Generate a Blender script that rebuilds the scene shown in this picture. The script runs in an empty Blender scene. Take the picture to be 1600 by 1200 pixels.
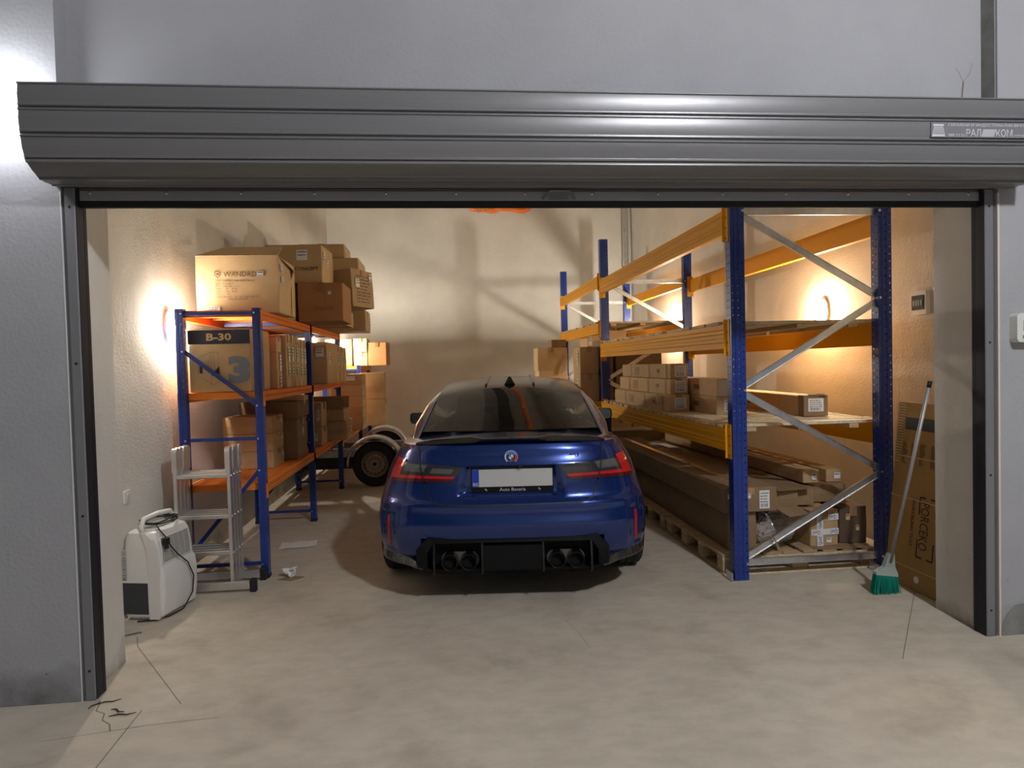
import bpy, bmesh, math, random
from mathutils import Vector, Matrix
random.seed(7)
S = bpy.context.scene
C = S.collection
R = math.radians

# ------------------------------------------------------------------ camera
CAM_F, CAM_YAW, CAM_PITCH, CAM_ROLL = 1031.4, R(5.741), R(1.572), R(-1.443)
def make_camera():
    cy, sy, cp, sp = math.cos(CAM_YAW), math.sin(CAM_YAW), math.cos(CAM_PITCH), math.sin(CAM_PITCH)
    F = Vector((sy*cp, cy*cp, -sp)); R0 = Vector((cy, -sy, 0)); U0 = R0.cross(F)
    cr, sr = math.cos(CAM_ROLL), math.sin(CAM_ROLL)
    Rt = cr*R0 + sr*U0; Up = -sr*R0 + cr*U0
    cd = bpy.data.cameras.new('camera'); co = bpy.data.objects.new('camera', cd); C.objects.link(co)
    cd.sensor_width = 36; cd.lens = 36*CAM_F/1600; cd.clip_start = .05; cd.clip_end = 100
    co.matrix_world = Matrix(((Rt.x, Up.x, -F.x, 0), (Rt.y, Up.y, -F.y, -3.196), (Rt.z, Up.z, -F.z, 1.5), (0, 0, 0, 1)))
    S.camera = co
make_camera()

# ------------------------------------------------------------------ light and exposure
S.view_settings.view_transform = 'Standard'; S.view_settings.look = 'None'
S.view_settings.gamma = 1; S.view_settings.use_curve_mapping = False
S.view_settings.exposure = 0.0
w = bpy.data.worlds.new('world'); S.world = w; w.use_nodes = True
w.node_tree.nodes['Background'].inputs[0].default_value = (.75, .82, 1, 1)
w.node_tree.nodes['Background'].inputs[1].default_value = .06
WARM = (1.0, .81, .56); SOFT = (1.0, .92, .78); COOL = (.93, .95, 1.0)
P_NEARL, P_NEARR, P_FAR, P_GLOBE, P_HALL = 520.0, 600.0, 980.0, 25.0, 910.0      # emission strengths of the lamps

# ------------------------------------------------------------------ materials
MATS = {}
def mat(name, col, rough=.6, metal=0, var=0, vscale=4, bump=0, bscale=40, coat=0, emit=None, es=0, rnd=0, trans=0, ior=1.45, alpha=1, col2=None, stretch=None, spec=.5):
    if name in MATS: return MATS[name]
    m = bpy.data.materials.new(name); m.use_nodes = True; nt = m.node_tree; N = nt.nodes; L = nt.links
    b = N['Principled BSDF']
    b.inputs['Base Color'].default_value = (*col, 1); b.inputs['Roughness'].default_value = rough
    b.inputs['Metallic'].default_value = metal; b.inputs['Coat Weight'].default_value = coat
    b.inputs['Coat Roughness'].default_value = .04
    b.inputs['Specular IOR Level'].default_value = spec
    b.inputs['Transmission Weight'].default_value = trans; b.inputs['IOR'].default_value = ior; b.inputs['Alpha'].default_value = alpha
    if emit: b.inputs['Emission Color'].default_value = (*emit, 1); b.inputs['Emission Strength'].default_value = es
    tc = N.new('ShaderNodeTexCoord'); vec = tc.outputs['Object']
    if stretch:
        mp = N.new('ShaderNodeMapping'); mp.inputs['Scale'].default_value = stretch; L.new(vec, mp.inputs[0]); vec = mp.outputs[0]
    src = None
    if var:
        n = N.new('ShaderNodeTexNoise'); n.inputs['Scale'].default_value = vscale; n.inputs['Detail'].default_value = 6
        n.inputs['Roughness'].default_value = .62; L.new(vec, n.inputs['Vector'])
        r = N.new('ShaderNodeValToRGB'); L.new(n.outputs['Fac'], r.inputs[0])
        r.color_ramp.elements[0].position = .3; r.color_ramp.elements[1].position = .7
        c2 = col2 or tuple(min(1, c*(1+var)) for c in col); c1 = tuple(c*(1-var) for c in col)
        r.color_ramp.elements[0].color = (*c1, 1); r.color_ramp.elements[1].color = (*c2, 1)
        src = r.outputs[0]
    if rnd:
        oi = N.new('ShaderNodeObjectInfo'); hs = N.new('ShaderNodeHueSaturation')
        mr = N.new('ShaderNodeMapRange'); L.new(oi.outputs['Random'], mr.inputs[0]); mr.inputs[3].default_value = 1-rnd; mr.inputs[4].default_value = 1+rnd
        L.new(mr.outputs[0], hs.inputs['Value'])
        if src: L.new(src, hs.inputs['Color'])
        else: hs.inputs['Color'].default_value = (*col, 1)
        src = hs.outputs[0]
    if src: L.new(src, b.inputs['Base Color'])
    if bump:
        n2 = N.new('ShaderNodeTexNoise'); n2.inputs['Scale'].default_value = bscale; n2.inputs['Detail'].default_value = 4; L.new(vec, n2.inputs['Vector'])
        bp = N.new('ShaderNodeBump'); bp.inputs['Strength'].default_value = bump; bp.inputs['Distance'].default_value = .01
        L.new(n2.outputs['Fac'], bp.inputs['Height']); L.new(bp.outputs[0], b.inputs['Normal'])
    MATS[name] = m; return m

def plaster(name, col, dirt=(.10, .09, .08), dirt_h=.30, warm_patch=.10):
    """painted plaster: broad tone patches, trowel relief, spatter and damp dirt near the floor"""
    if name in MATS: return MATS[name]
    m = mat(name, col, .85); nt = m.node_tree; N = nt.nodes; L = nt.links; b = N['Principled BSDF']
    g = N.new('ShaderNodeNewGeometry'); pos = g.outputs['Position']
    n = N.new('ShaderNodeTexNoise'); n.inputs['Scale'].default_value = 1.3; n.inputs['Detail'].default_value = 8; n.inputs['Roughness'].default_value = .6; L.new(pos, n.inputs['Vector'])
    r = N.new('ShaderNodeValToRGB'); L.new(n.outputs['Fac'], r.inputs[0])
    r.color_ramp.elements[0].position = .3; r.color_ramp.elements[1].position = .72
    r.color_ramp.elements[0].color = (*[c*(1-warm_patch) for c in col], 1); r.color_ramp.elements[1].color = (*[min(1, c*(1+warm_patch*.6)) for c in col], 1)
    sx = N.new('ShaderNodeSeparateXYZ'); L.new(pos, sx.inputs[0])
    n3 = N.new('ShaderNodeTexNoise'); n3.inputs['Scale'].default_value = 5; n3.inputs['Detail'].default_value = 7; L.new(pos, n3.inputs['Vector'])
    ad = N.new('ShaderNodeMath'); ad.operation = 'MULTIPLY_ADD'; L.new(n3.outputs['Fac'], ad.inputs[0]); ad.inputs[1].default_value = -.55; L.new(sx.outputs['Z'], ad.inputs[2])
    mr = N.new('ShaderNodeMapRange'); L.new(ad.outputs[0], mr.inputs[0]); mr.inputs[1].default_value = -.27+dirt_h*.35; mr.inputs[2].default_value = -.27+dirt_h*.02-.1
    mr.inputs[3].default_value = 0; mr.inputs[4].default_value = .75
    n4 = N.new('ShaderNodeTexNoise'); n4.inputs['Scale'].default_value = 26; n4.inputs['Detail'].default_value = 3; L.new(pos, n4.inputs['Vector'])
    sp = N.new('ShaderNodeMapRange'); L.new(n4.outputs['Fac'], sp.inputs[0]); sp.inputs[1].default_value = .70; sp.inputs[2].default_value = .74; sp.inputs[4].default_value = .6
    mx = N.new('ShaderNodeMix'); mx.data_type = 'RGBA'; L.new(mr.outputs[0], mx.inputs[0]); L.new(r.outputs[0], mx.inputs[6]); mx.inputs[7].default_value = (*dirt, 1)
    lowm = N.new('ShaderNodeMapRange'); L.new(sx.outputs['Z'], lowm.inputs[0]); lowm.inputs[1].default_value = .6; lowm.inputs[2].default_value = .2
    mm = N.new('ShaderNodeMath'); mm.operation = 'MULTIPLY'; L.new(sp.outputs[0], mm.inputs[0]); L.new(lowm.outputs[0], mm.inputs[1])
    mx2 = N.new('ShaderNodeMix'); mx2.data_type = 'RGBA'; L.new(mm.outputs[0], mx2.inputs[0]); L.new(mx.outputs[2], mx2.inputs[6]); mx2.inputs[7].default_value = (*dirt, 1)
    L.new(mx2.outputs[2], b.inputs['Base Color'])
    n2 = N.new('ShaderNodeTexNoise'); n2.inputs['Scale'].default_value = 55; n2.inputs['Detail'].default_value = 5; L.new(pos, n2.inputs['Vector'])
    n5 = N.new('ShaderNodeTexNoise'); n5.inputs['Scale'].default_value = 5; n5.inputs['Detail'].default_value = 3; L.new(pos, n5.inputs['Vector'])
    sm = N.new('ShaderNodeMath'); sm.operation = 'MULTIPLY_ADD'; L.new(n5.outputs['Fac'], sm.inputs[0]); sm.inputs[1].default_value = 1.6; L.new(n2.outputs['Fac'], sm.inputs[2])
    bp = N.new('ShaderNodeBump'); bp.inputs['Strength'].default_value = .35; bp.inputs['Distance'].default_value = .006
    L.new(sm.outputs[0], bp.inputs['Height']); L.new(bp.outputs[0], b.inputs['Normal'])
    return m

def concrete_floor():
    m = mat('floor_concrete', (.3, .27, .23), .7); nt = m.node_tree; N = nt.nodes; L = nt.links; b = N['Principled BSDF']
    g = N.new('ShaderNodeNewGeometry'); pos = g.outputs['Position']
    def noise(sc, det, st=None, ro=.6):
        v = pos
        if st:
            mp = N.new('ShaderNodeMapping'); mp.inputs['Scale'].default_value = st; mp.inputs['Rotation'].default_value = (0, 0, .35); L.new(pos, mp.inputs[0]); v = mp.outputs[0]
        n = N.new('ShaderNodeTexNoise'); n.inputs['Scale'].default_value = sc; n.inputs['Detail'].default_value = det; n.inputs['Roughness'].default_value = ro; L.new(v, n.inputs['Vector']); return n.outputs['Fac']
    r = N.new('ShaderNodeValToRGB'); L.new(noise(.9, 8), r.inputs[0])
    r.color_ramp.elements[0].position = .28; r.color_ramp.elements[1].position = .72
    r.color_ramp.elements[0].color = (.52, .46, .37, 1); r.color_ramp.elements[1].color = (.66, .595, .49, 1)
    r2 = N.new('ShaderNodeValToRGB'); L.new(noise(6, 7, (1, 1.7, 1)), r2.inputs[0]); r2.color_ramp.elements[0].position = .36; r2.color_ramp.elements[1].position = .6
    r2.color_ramp.elements[0].color = (.80, .79, .78, 1); r2.color_ramp.elements[1].color = (1.04, 1.03, 1.02, 1)
    mx = N.new('ShaderNodeMix'); mx.data_type = 'RGBA'; mx.blend_type = 'MULTIPLY'; mx.inputs[0].default_value = .55; L.new(r.outputs[0], mx.inputs[6]); L.new(r2.outputs[0], mx.inputs[7])
    r3 = N.new('ShaderNodeValToRGB'); L.new(noise(1.7, 5), r3.inputs[0]); r3.color_ramp.elements[0].position = .30; r3.color_ramp.elements[1].position = .45
    r3.color_ramp.elements[0].color = (.68, .66, .62, 1); r3.color_ramp.elements[1].color = (1, 1, 1, 1)
    mx2 = N.new('ShaderNodeMix'); mx2.data_type = 'RGBA'; mx2.blend_type = 'MULTIPLY'; mx2.inputs[0].default_value = .7; L.new(mx.outputs[2], mx2.inputs[6]); L.new(r3.outputs[0], mx2.inputs[7])
    L.new(mx2.outputs[2], b.inputs['Base Color'])
    rr = N.new('ShaderNodeMapRange'); L.new(noise(3, 4), rr.inputs[0]); rr.inputs[3].default_value = .62; rr.inputs[4].default_value = .9; L.new(rr.outputs[0], b.inputs['Roughness'])
    bp = N.new('ShaderNodeBump'); bp.inputs['Strength'].default_value = .2; bp.inputs['Distance'].default_value = .005
    L.new(noise(24, 6, (1, 1.4, 1)), bp.inputs['Height']); L.new(bp.outputs[0], b.inputs['Normal'])
    return m

M_PIER = plaster('outer_plaster', (.38, .38, .395), dirt=(.085, .075, .065), dirt_h=.5)
M_WALL = plaster('inner_plaster', (.68, .655, .60), dirt=(.22, .19, .14), dirt_h=.34, warm_patch=.12)
M_PATCH = mat('grey_screed', (.23, .225, .21), .9, var=.2, vscale=9, bump=.2)
M_CEIL = mat('ceiling_plaster', (.40, .39, .37), .9, var=.06, vscale=2)
M_FLOOR = concrete_floor()
M_SHUT = mat('shutter_grey', (.195, .192, .198), .33, .2, var=.04, vscale=3, stretch=(.3, 8, 30))
M_RAIL = mat('rail_grey', (.215, .215, .225), .45, .2)
M_BLACK = mat('black_rubber', (.012, .012, .014), .55)
M_DBLUEBLK = mat('brush_seal', (.012, .013, .022), .6)
M_BLUE = mat('rack_blue', (.009, .034, .225), .36, .0, var=.12, vscale=12, coat=.3)
M_ORANGE = mat('rack_orange', (.84, .235, .028), .48, 0, var=.04, vscale=6, spec=.3)
M_AMBER = mat('rack_amber', (.82, .37, .008), .5, 0, var=.03, vscale=5, spec=.28)
M_GALV = mat('galvanised', (.62, .63, .64), .32, .85, var=.15, vscale=14)
M_ALU = mat('aluminium', (.72, .72, .72), .3, .9, var=.05, vscale=20)
M_STEEL = mat('zinc_bolt', (.7, .7, .7), .3, 1)
M_KRAFT = mat('kraft_card', (.51, .345, .175), .8, var=.09, vscale=5, bump=.08, bscale=120, rnd=.12)
M_KRAFT2 = mat('kraft_card_pale', (.63, .44, .235), .8, var=.08, vscale=5, bump=.08, bscale=120, rnd=.08)
M_KRAFT3 = mat('kraft_card_red', (.42, .20, .075), .8, var=.08, vscale=5, bump=.08, bscale=120, rnd=.06)
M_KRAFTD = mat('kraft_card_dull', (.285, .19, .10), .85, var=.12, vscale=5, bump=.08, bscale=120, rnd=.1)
M_TAPE = mat('clear_tape', (.44, .26, .12), .18, coat=.6)
M_TAPEB = mat('brown_tape', (.30, .135, .045), .25, coat=.4)
M_PAPER = mat('paper_label', (.80, .80, .78), .6)
M_INK = mat('print_ink', (.03, .03, .035), .7)
M_INKB = mat('print_brown', (.14, .085, .05), .8)
M_WHITE = mat('white_plastic', (.72, .71, .67), .42, var=.03, vscale=6)
M_WOOD = mat('pallet_wood', (.50, .36, .20), .75, var=.22, vscale=3, bump=.12, bscale=18, rnd=.15, stretch=(1, 9, 9))
M_WOODX = mat('plank_wood', (.66, .53, .35), .75, var=.22, vscale=3, bump=.12, bscale=18, rnd=.15, stretch=(9, 9, 1))
M_WRAP = mat('stretch_wrap', (.9, .9, .9), .12, trans=1, ior=1.3)

# ------------------------------------------------------------------ mesh helpers
class MB:
    def __init__(s): s.v = []; s.f = []; s.m = []
    def add(s, vs, fs, mi=0):
        o = len(s.v); s.v += [tuple(p) for p in vs]; s.f += [tuple(i+o for i in f) for f in fs]; s.m += [mi]*len(fs); return s
    def box(s, x0, x1, y0, y1, z0, z1, mi=0, M=None):
        vs = [(x, y, z) for z in (z0, z1) for y in (y0, y1) for x in (x0, x1)]
        if M: vs = [M @ Vector(p) for p in vs]
        return s.add(vs, [(0, 2, 3, 1), (4, 5, 7, 6), (0, 1, 5, 4), (2, 6, 7, 3), (0, 4, 6, 2), (1, 3, 7, 5)], mi)
    def cbox(s, x0, x1, y0, y1, z0, z1, c=.004, mi=0, M=None):
        """box with chamfered edges"""
        X = (x0, x1); Y = (y0, y1); Z = (z0, z1); vs = []; idx = {}
        for i in (0, 1):
            for j in (0, 1):
                for k in (0, 1):
                    sx, sy, sz = (1-2*i)*c, (1-2*j)*c, (1-2*k)*c
                    for a, p in enumerate(((X[i], Y[j]+sy, Z[k]+sz), (X[i]+sx, Y[j], Z[k]+sz), (X[i]+sx, Y[j]+sy, Z[k]))):
                        idx[(i, j, k, a)] = len(vs); vs.append(p)
        g = lambda i, j, k, a: idx[(i, j, k, a)]
        F = []
        def q(l, flip):
            F.append(tuple(l[::-1]) if flip else tuple(l))
        for i in (0, 1): q([g(i, 0, 0, 0), g(i, 1, 0, 0), g(i, 1, 1, 0), g(i, 0, 1, 0)], i == 0)
        for j in (0, 1): q([g(0, j, 0, 1), g(1, j, 0, 1), g(1, j, 1, 1), g(0, j, 1, 1)], j == 1)
        for k in (0, 1): q([g(0, 0, k, 2), g(1, 0, k, 2), g(1, 1, k, 2), g(0, 1, k, 2)], k == 0)
        for i in (0, 1):
            for j in (0, 1): q([g(i, j, 0, 0), g(i, j, 1, 0), g(i, j, 1, 1), g(i, j, 0, 1)], (i+j) % 2 == 0)
            for k in (0, 1): q([g(i, 0, k, 0), g(i, 1, k, 0), g(i, 1, k, 2), g(i, 0, k, 2)], (i+k) % 2 == 1)
        for j in (0, 1):
            for k in (0, 1): q([g(0, j, k, 1), g(1, j, k, 1), g(1, j, k, 2), g(0, j, k, 2)], (j+k) % 2 == 0)
        for i in (0, 1):
            for j in (0, 1):
                for k in (0, 1): q([g(i, j, k, 0), g(i, j, k, 1), g(i, j, k, 2)], (i+j+k) % 2 == 0)
        if M: vs = [M @ Vector(p) for p in vs]
        return s.add(vs, F, mi)
    def bar(s, p0, p1, w, h, mi=0, up=(0, 0, 1)):
        """rectangular bar from p0 to p1"""
        p0 = Vector(p0); p1 = Vector(p1); d = (p1-p0).normalized(); u = Vector(up)
        if abs(d.dot(u)) > .98: u = Vector((1, 0, 0))
        a = d.cross(u).normalized()*(w/2); b = a.cross(d).normalized()*(h/2)
        vs = [p+sa*a+sb*b for p in (p0, p1) for sa, sb in ((-1, -1), (1, -1), (1, 1), (-1, 1))]
        return s.add(vs, [(3, 2, 1, 0), (4, 5, 6, 7), (0, 1, 5, 4), (1, 2, 6, 5), (2, 3, 7, 6), (3, 0, 4, 7)], mi)
    def cyl(s, p0, p1, r0, r1=None, n=16, mi=0, caps=True):
        r1 = r0 if r1 is None else r1
        p0 = Vector(p0); p1 = Vector(p1); d = (p1-p0).normalized(); u = Vector((0, 0, 1)) if abs(d.z) < .9 else Vector((1, 0, 0))
        a = d.cross(u).normalized(); b = d.cross(a)
        vs = [p+r*(math.cos(t)*a+math.sin(t)*b) for p, r in ((p0, r0), (p1, r1)) for t in [2*math.pi*i/n for i in range(n)]]
        F = [(i, (i+1) % n, n+(i+1) % n, n+i) for i in range(n)]
        if caps: F += [tuple(range(n))[::-1], tuple(range(n, 2*n))]
        return s.add(vs, F, mi)
    def tube(s, pts, r, n=8, mi=0, caps=True):
        pts = [Vector(p) for p in pts]; vs = []; F = []
        pa = None
        for i, p in enumerate(pts):
            d = (pts[min(i+1, len(pts)-1)]-pts[max(i-1, 0)]).normalized()
            if pa is None:
                u = Vector((0, 0, 1)) if abs(d.z) < .9 else Vector((1, 0, 0)); a = d.cross(u).normalized()
            else:
                a = (pa-d*pa.dot(d)).normalized()
            pa = a; b = d.cross(a)
            rr = r[i] if isinstance(r, (list, tuple)) else r
            vs += [p+rr*(math.cos(t)*a+math.sin(t)*b) for t in [2*math.pi*k/n for k in range(n)]]
        for i in range(len(pts)-1):
            for k in range(n): F.append((i*n+k, i*n+(k+1) % n, (i+1)*n+(k+1) % n, (i+1)*n+k))
        if caps: F += [tuple(range(n))[::-1], tuple(range((len(pts)-1)*n, len(pts)*n))]
        return s.add(vs, F, mi)
    def lathe(s, prof, axis='x', n=32, c=(0, 0, 0), mi=0):
        """prof: list of (radius, along)"""
        vs = []; F = []; m = len(prof)
        for i in range(n):
            t = 2*math.pi*i/n; ct, st = math.cos(t), math.sin(t)
            for r, a in prof:
                p = (a, r*ct, r*st) if axis == 'x' else ((r*ct, a, r*st) if axis == 'y' else (r*ct, r*st, a))
                vs.append((p[0]+c[0], p[1]+c[1], p[2]+c[2]))
        for i in range(n):
            for j in range(m-1): F.append((i*m+j, i*m+j+1, ((i+1) % n)*m+j+1, ((i+1) % n)*m+j))
        return s.add(vs, F, mi)
    def grid(s, rows, mi=0, close=False):
        """rows: list of lists of points"""
        nr = len(rows); nc = len(rows[0]); vs = [p for r in rows for p in r]; F = []
        for i in range(nr-1):
            for j in range(nc-1 if not close else nc):
                k = (j+1) % nc; F.append((i*nc+j, i*nc+k, (i+1)*nc+k, (i+1)*nc+j))
        return s.add(vs, F, mi)
    def prism(s, poly, y0, y1, mi=0, M=None, plane='xz'):
        """polygon in x,z extruded along y"""
        n = len(poly)
        if plane == 'xz': vs = [(a, y, b) for y in (y0, y1) for a, b in poly]
        elif plane == 'yz': vs = [(y, a, b) for y in (y0, y1) for a, b in poly]
        else: vs = [(a, b, y) for y in (y0, y1) for a, b in poly]
        F = [tuple(range(n)), tuple(range(n, 2*n))[::-1]]+[(i, n+i, n+(i+1) % n, (i+1) % n) for i in range(n)]
        if M: vs = [M @ Vector(p) for p in vs]
        return s.add(vs, F, mi)
    def mesh(s, name, mats, smooth=False, fix=True):
        me = bpy.data.meshes.new(name); me.from_pydata([tuple(p) for p in s.v], [], s.f)
        for m in (mats if isinstance(mats, (list, tuple)) else [mats]): me.materials.append(m)
        if any(s.m): me.polygons.foreach_set('material_index', s.m)
        if fix:
            bm = bmesh.new(); bm.from_mesh(me); bmesh.ops.recalc_face_normals(bm, faces=bm.faces); bm.to_mesh(me); bm.free()
        if smooth is True: me.polygons.foreach_set('use_smooth', [True]*len(me.polygons))
        elif smooth:
            me.polygons.foreach_set('use_smooth', [True]*len(me.polygons)); me.set_sharp_from_angle(angle=R(smooth))
        me.update(); return me
    def build(s, name, mats, parent=None, smooth=False, fix=True):
        return put(name, s.mesh(name, mats, smooth, fix), parent)
def put(name, me, parent=None, loc=None, rot=None):
    o = bpy.data.objects.new(name, me); C.objects.link(o); o.parent = parent
    if loc: o.location = loc
    if rot: o.rotation_euler = rot
    return o
def tag(o, label=None, cat=None, group=None, kind=None):
    if label: o['label'] = label
    if cat: o['category'] = cat
    if group: o['group'] = group
    if kind: o['kind'] = kind
    return o
def thing(name, label, cat, loc=(0, 0, 0), rz=0, group=None, rot=None):
    o = bpy.data.objects.new(name, None); C.objects.link(o); o.empty_display_size = .1
    o.location = loc; o.rotation_euler = rot if rot else (0, 0, rz)
    return tag(o, label, cat, group)
def struct(o, label=None): o['kind'] = 'structure'; return tag(o, label)
def rr(x0, x1, y0, y1, r, n=5):
    """rounded rectangle polygon"""
    P = []
    for cx, cy, a in ((x1-r, y0+r, -90), (x1-r, y1-r, 0), (x0+r, y1-r, 90), (x0+r, y0+r, 180)):
        for i in range(n+1): t = R(a+90*i/n); P.append((cx+r*math.cos(t), cy+r*math.sin(t)))
    return P
def lerp(a, b, t): return a+(b-a)*t
def interp(tab, x):
    if x <= tab[0][0]: return tab[0][1]
    for (a, va), (b, vb) in zip(tab, tab[1:]):
        if x <= b:
            return va+(vb-va)*(x-a)/(b-a)
    return tab[-1][1]
def smooth(tab, x):
    """monotone-ish cubic interpolation"""
    n = len(tab)
    if x <= tab[0][0]: return tab[0][1]
    if x >= tab[-1][0]: return tab[-1][1]
    for i in range(n-1):
        if x <= tab[i+1][0]:
            x0, y0 = tab[i]; x1, y1 = tab[i+1]; h = x1-x0; d = (y1-y0)/h
            def sl(j):
                if j == 0: return (tab[1][1]-tab[0][1])/(tab[1][0]-tab[0][0])
                if j == n-1: return (tab[-1][1]-tab[-2][1])/(tab[-1][0]-tab[-2][0])
                a = (tab[j][1]-tab[j-1][1])/(tab[j][0]-tab[j-1][0]); b = (tab[j+1][1]-tab[j][1])/(tab[j+1][0]-tab[j][0])
                return 0 if a*b <= 0 else 2*a*b/(a+b)
            m0, m1 = sl(i), sl(i+1); t = (x-x0)/h
            return (2*t**3-3*t*t+1)*y0+(t**3-2*t*t+t)*h*m0+(-2*t**3+3*t*t)*y1+(t**3-t*t)*h*m1
def sstep(a, b, x):
    t = max(0, min(1, (x-a)/(b-a))); return t*t*(3-2*t)

# text as flat print
_tc = {}
def text_verts(body, bold=0):
    """(verts, faces, width, height) of a line of lettering, lower-left at the origin"""
    if (body, bold) in _tc: return _tc[(body, bold)]
    cu = bpy.data.curves.new('t', 'FONT'); cu.body = body; cu.size = 1; cu.resolution_u = 2; cu.offset = bold
    o = bpy.data.objects.new('t', cu)
    C.objects.link(o); dg = bpy.context.evaluated_depsgraph_get()
    me = bpy.data.meshes.new_from_object(o.evaluated_get(dg))
    V = [tuple(v.co) for v in me.vertices]; F = [tuple(p.vertices) for p in me.polygons]
    bpy.data.objects.remove(o); bpy.data.curves.remove(cu); bpy.data.meshes.remove(me)
    x0 = min(v[0] for v in V); x1 = max(v[0] for v in V); y0 = min(v[1] for v in V); y1 = max(v[1] for v in V)
    V = [(v[0]-x0, v[1]-y0, 0) for v in V]
    _tc[(body, bold)] = (V, F, x1-x0, y1-y0); return _tc[(body, bold)]
class Face:
    """a plane on a thing: origin, u (reading direction), v (up), n (outward)"""
    def __init__(s, o, u, v): s.o = Vector(o); s.u = Vector(u).normalized(); s.v = Vector(v).normalized(); s.n = s.u.cross(s.v)
    def p(s, a, b, e=0): return s.o+s.u*a+s.v*b+s.n*e
def txt(mb, face, body, a, b, h=None, wd=None, e=.0012, rot=0, mi=0, center=True, bold=0):
    V, F, tw, th = text_verts(body, bold)
    sy = (h/th) if h else wd/tw
    sx = (wd/tw) if wd else sy
    ca, sa = math.cos(rot), math.sin(rot); vs = []
    for x, y, _ in V:
        x = (x-(tw/2 if center else 0))*sx; y = (y-(th/2 if center else 0))*sy
        vs.append(face.p(a+x*ca-y*sa, b+x*sa+y*ca, e))
    mb.add(vs, F, mi)
def slab(mb, face, a0, a1, b0, b1, e0=0, e1=.001, mi=0):
    vs = [face.p(a, b, e) for e in (e0, e1) for a, b in ((a0, b0), (a1, b0), (a1, b1), (a0, b1))]
    mb.add(vs, [(3, 2, 1, 0), (4, 5, 6, 7), (0, 1, 5, 4), (1, 2, 6, 5), (2, 3, 7, 6), (3, 0, 4, 7)], mi)
def sticker(parent, face, a, b, wd, ht, lines=3, code=True, m=None, seed=0, e=.0008):
    """white paper label with printed rows"""
    rg = random.Random(seed+int(a*1000)+int(b*777))
    mb = MB(); slab(mb, face, a-wd/2, a+wd/2, b-ht/2, b+ht/2, e, e+.0006); st = mb.build('paper_label', m or M_PAPER, parent)
    pr = MB(); y = b+ht*.36
    for i in range(lines):
        x = a-wd*.4; hh = ht*.5/lines*.38
        while x < a+wd*.3:
            l = wd*rg.uniform(.08, .25); l = min(l, a+wd*.4-x); slab(pr, face, x, x+l, y-hh, y, e+.0006, e+.0009); x += l+wd*.05
        y -= ht*.62/lines
    if code:
        for i in range(9):
            x = a-wd*.36+i*wd*.08; slab(pr, face, x, x+wd*rg.uniform(.02, .05), b-ht*.42, b-ht*.22, e+.0006, e+.0009)
    pr.build('print', M_INK, st)
    return st
# ------------------------------------------------------------------ the setting
XL, XR, YB, ZC = -2.0, 3.45, 8.7, 4.65          # inner faces of the garage
fl = struct(MB().box(-7, 8, -8, YB+.3, -.12, 0).build('floor', M_FLOOR), 'beige concrete garage floor with cracks, scuffs and tyre marks')
M_JOINT = mat('joint_dark', (.20, .165, .125), .9)
def floor_line(name, pts, wd=.004):
    mb = MB()
    for (x0, y0), (x1, y1) in zip(pts, pts[1:]):
        d = Vector((x1-x0, y1-y0, 0)).normalized(); n = Vector((-d.y, d.x, 0))*wd/2; a = Vector((x0, y0, .0006)); b = Vector((x1, y1, .0006))
        mb.add([a-n, b-n, b+n, a+n], [(0, 1, 2, 3)])
    return mb.build(name, M_JOINT, fl, fix=False)
floor_line('saw_cut', [(-1.374-.5, -.556-.7), (-1.374, -.556), (-1.404+.01, -.124)], .005)
floor_line('saw_cut', [(-1.80, .75), (-1.737, .612), (-1.238, -.093)], .004)
floor_line('saw_cut', [(3.05, .80), (2.883, .633), (2.212, -.174)], .004)
floor_line('crack', [(-1.62, -.02), (-1.6, -.10), (-1.55, -.13), (-1.53, -.19), (-1.48, -.23), (-1.45, -.29)], .005)
floor_line('crack', [(-1.7, -.33), (-1.3, -.26), (-1.02, -.24)], .003)
floor_line('crack', [(.66, .6), (.70, .42), (.72, .2)], .002)
wfl = MB().box(-7, -1.706, 0, .1, 0, ZC+.1).build('wall_front_left', M_PIER); MB().box(-7, -1.706, .1, .41, 0, ZC+.1).build('reveal', M_WALL, wfl)
struct(wfl, 'grey plastered pier left of the garage opening, stained near the floor')
wfr = MB().box(2.895, 8, 0, .1, 0, ZC+.1).build('wall_front_right', M_PIER); MB().box(2.855, 8, .1, .41, 0, ZC+.1).build('reveal', M_WALL, wfr)
struct(wfr, 'grey plastered pier right of the garage opening with a peeling patch at its foot')
struct(MB().box(-1.708, 2.8955, .0985, .412, 2.42, ZC+.1).build('wall_front_top', M_PIER), 'grey plastered wall above the roller shutter with a branching crack')
struct(MB().box(2.889, 2.8948, .012, .0995, 2.3, 3.9).build('trim_1', M_PATCH), 'dark unpainted strip beside the right pier above the shutter')
struct(MB().box(-1.7105, -1.7065, -.004, .02, 0, 2.34).build('trim_2', M_WHITE), 'thin pale corner bead along the left pier')
struct(MB().box(2.888, 2.899, -.004, .02, 0, 2.34).build('trim_3', mat('bead', (.66, .60, .54), .6)), 'thin pale corner bead along the right pier')
struct(MB().box(XL-.2, XL, .41, YB+.2, 0, ZC).build('wall_left', M_WALL), 'cream plastered side wall behind the blue and orange shelving')
struct(MB().box(XR, XR+.2, .41, YB+.2, 0, ZC).build('wall_right', M_WALL), 'cream plastered side wall behind the amber pallet rack')
struct(MB().box(XL, XR, YB, YB+.2, 0, ZC).build('wall_back', M_WALL), 'cream plastered back wall of the garage')
struct(MB().box(XL-.2, XR+.2, .3, YB+.2, ZC, ZC+.2).build('ceiling', M_CEIL), 'plain ceiling inside the garage')
struct(MB().box(-7, 8, -8, .3, ZC, ZC+.2).build('ceiling', M_CEIL), 'plain ceiling over the drive outside')
struct(MB().box(-7, 8, -8.2, -8, 0, ZC).build('wall_opposite', M_PIER), 'grey plastered wall across the drive')
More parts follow.
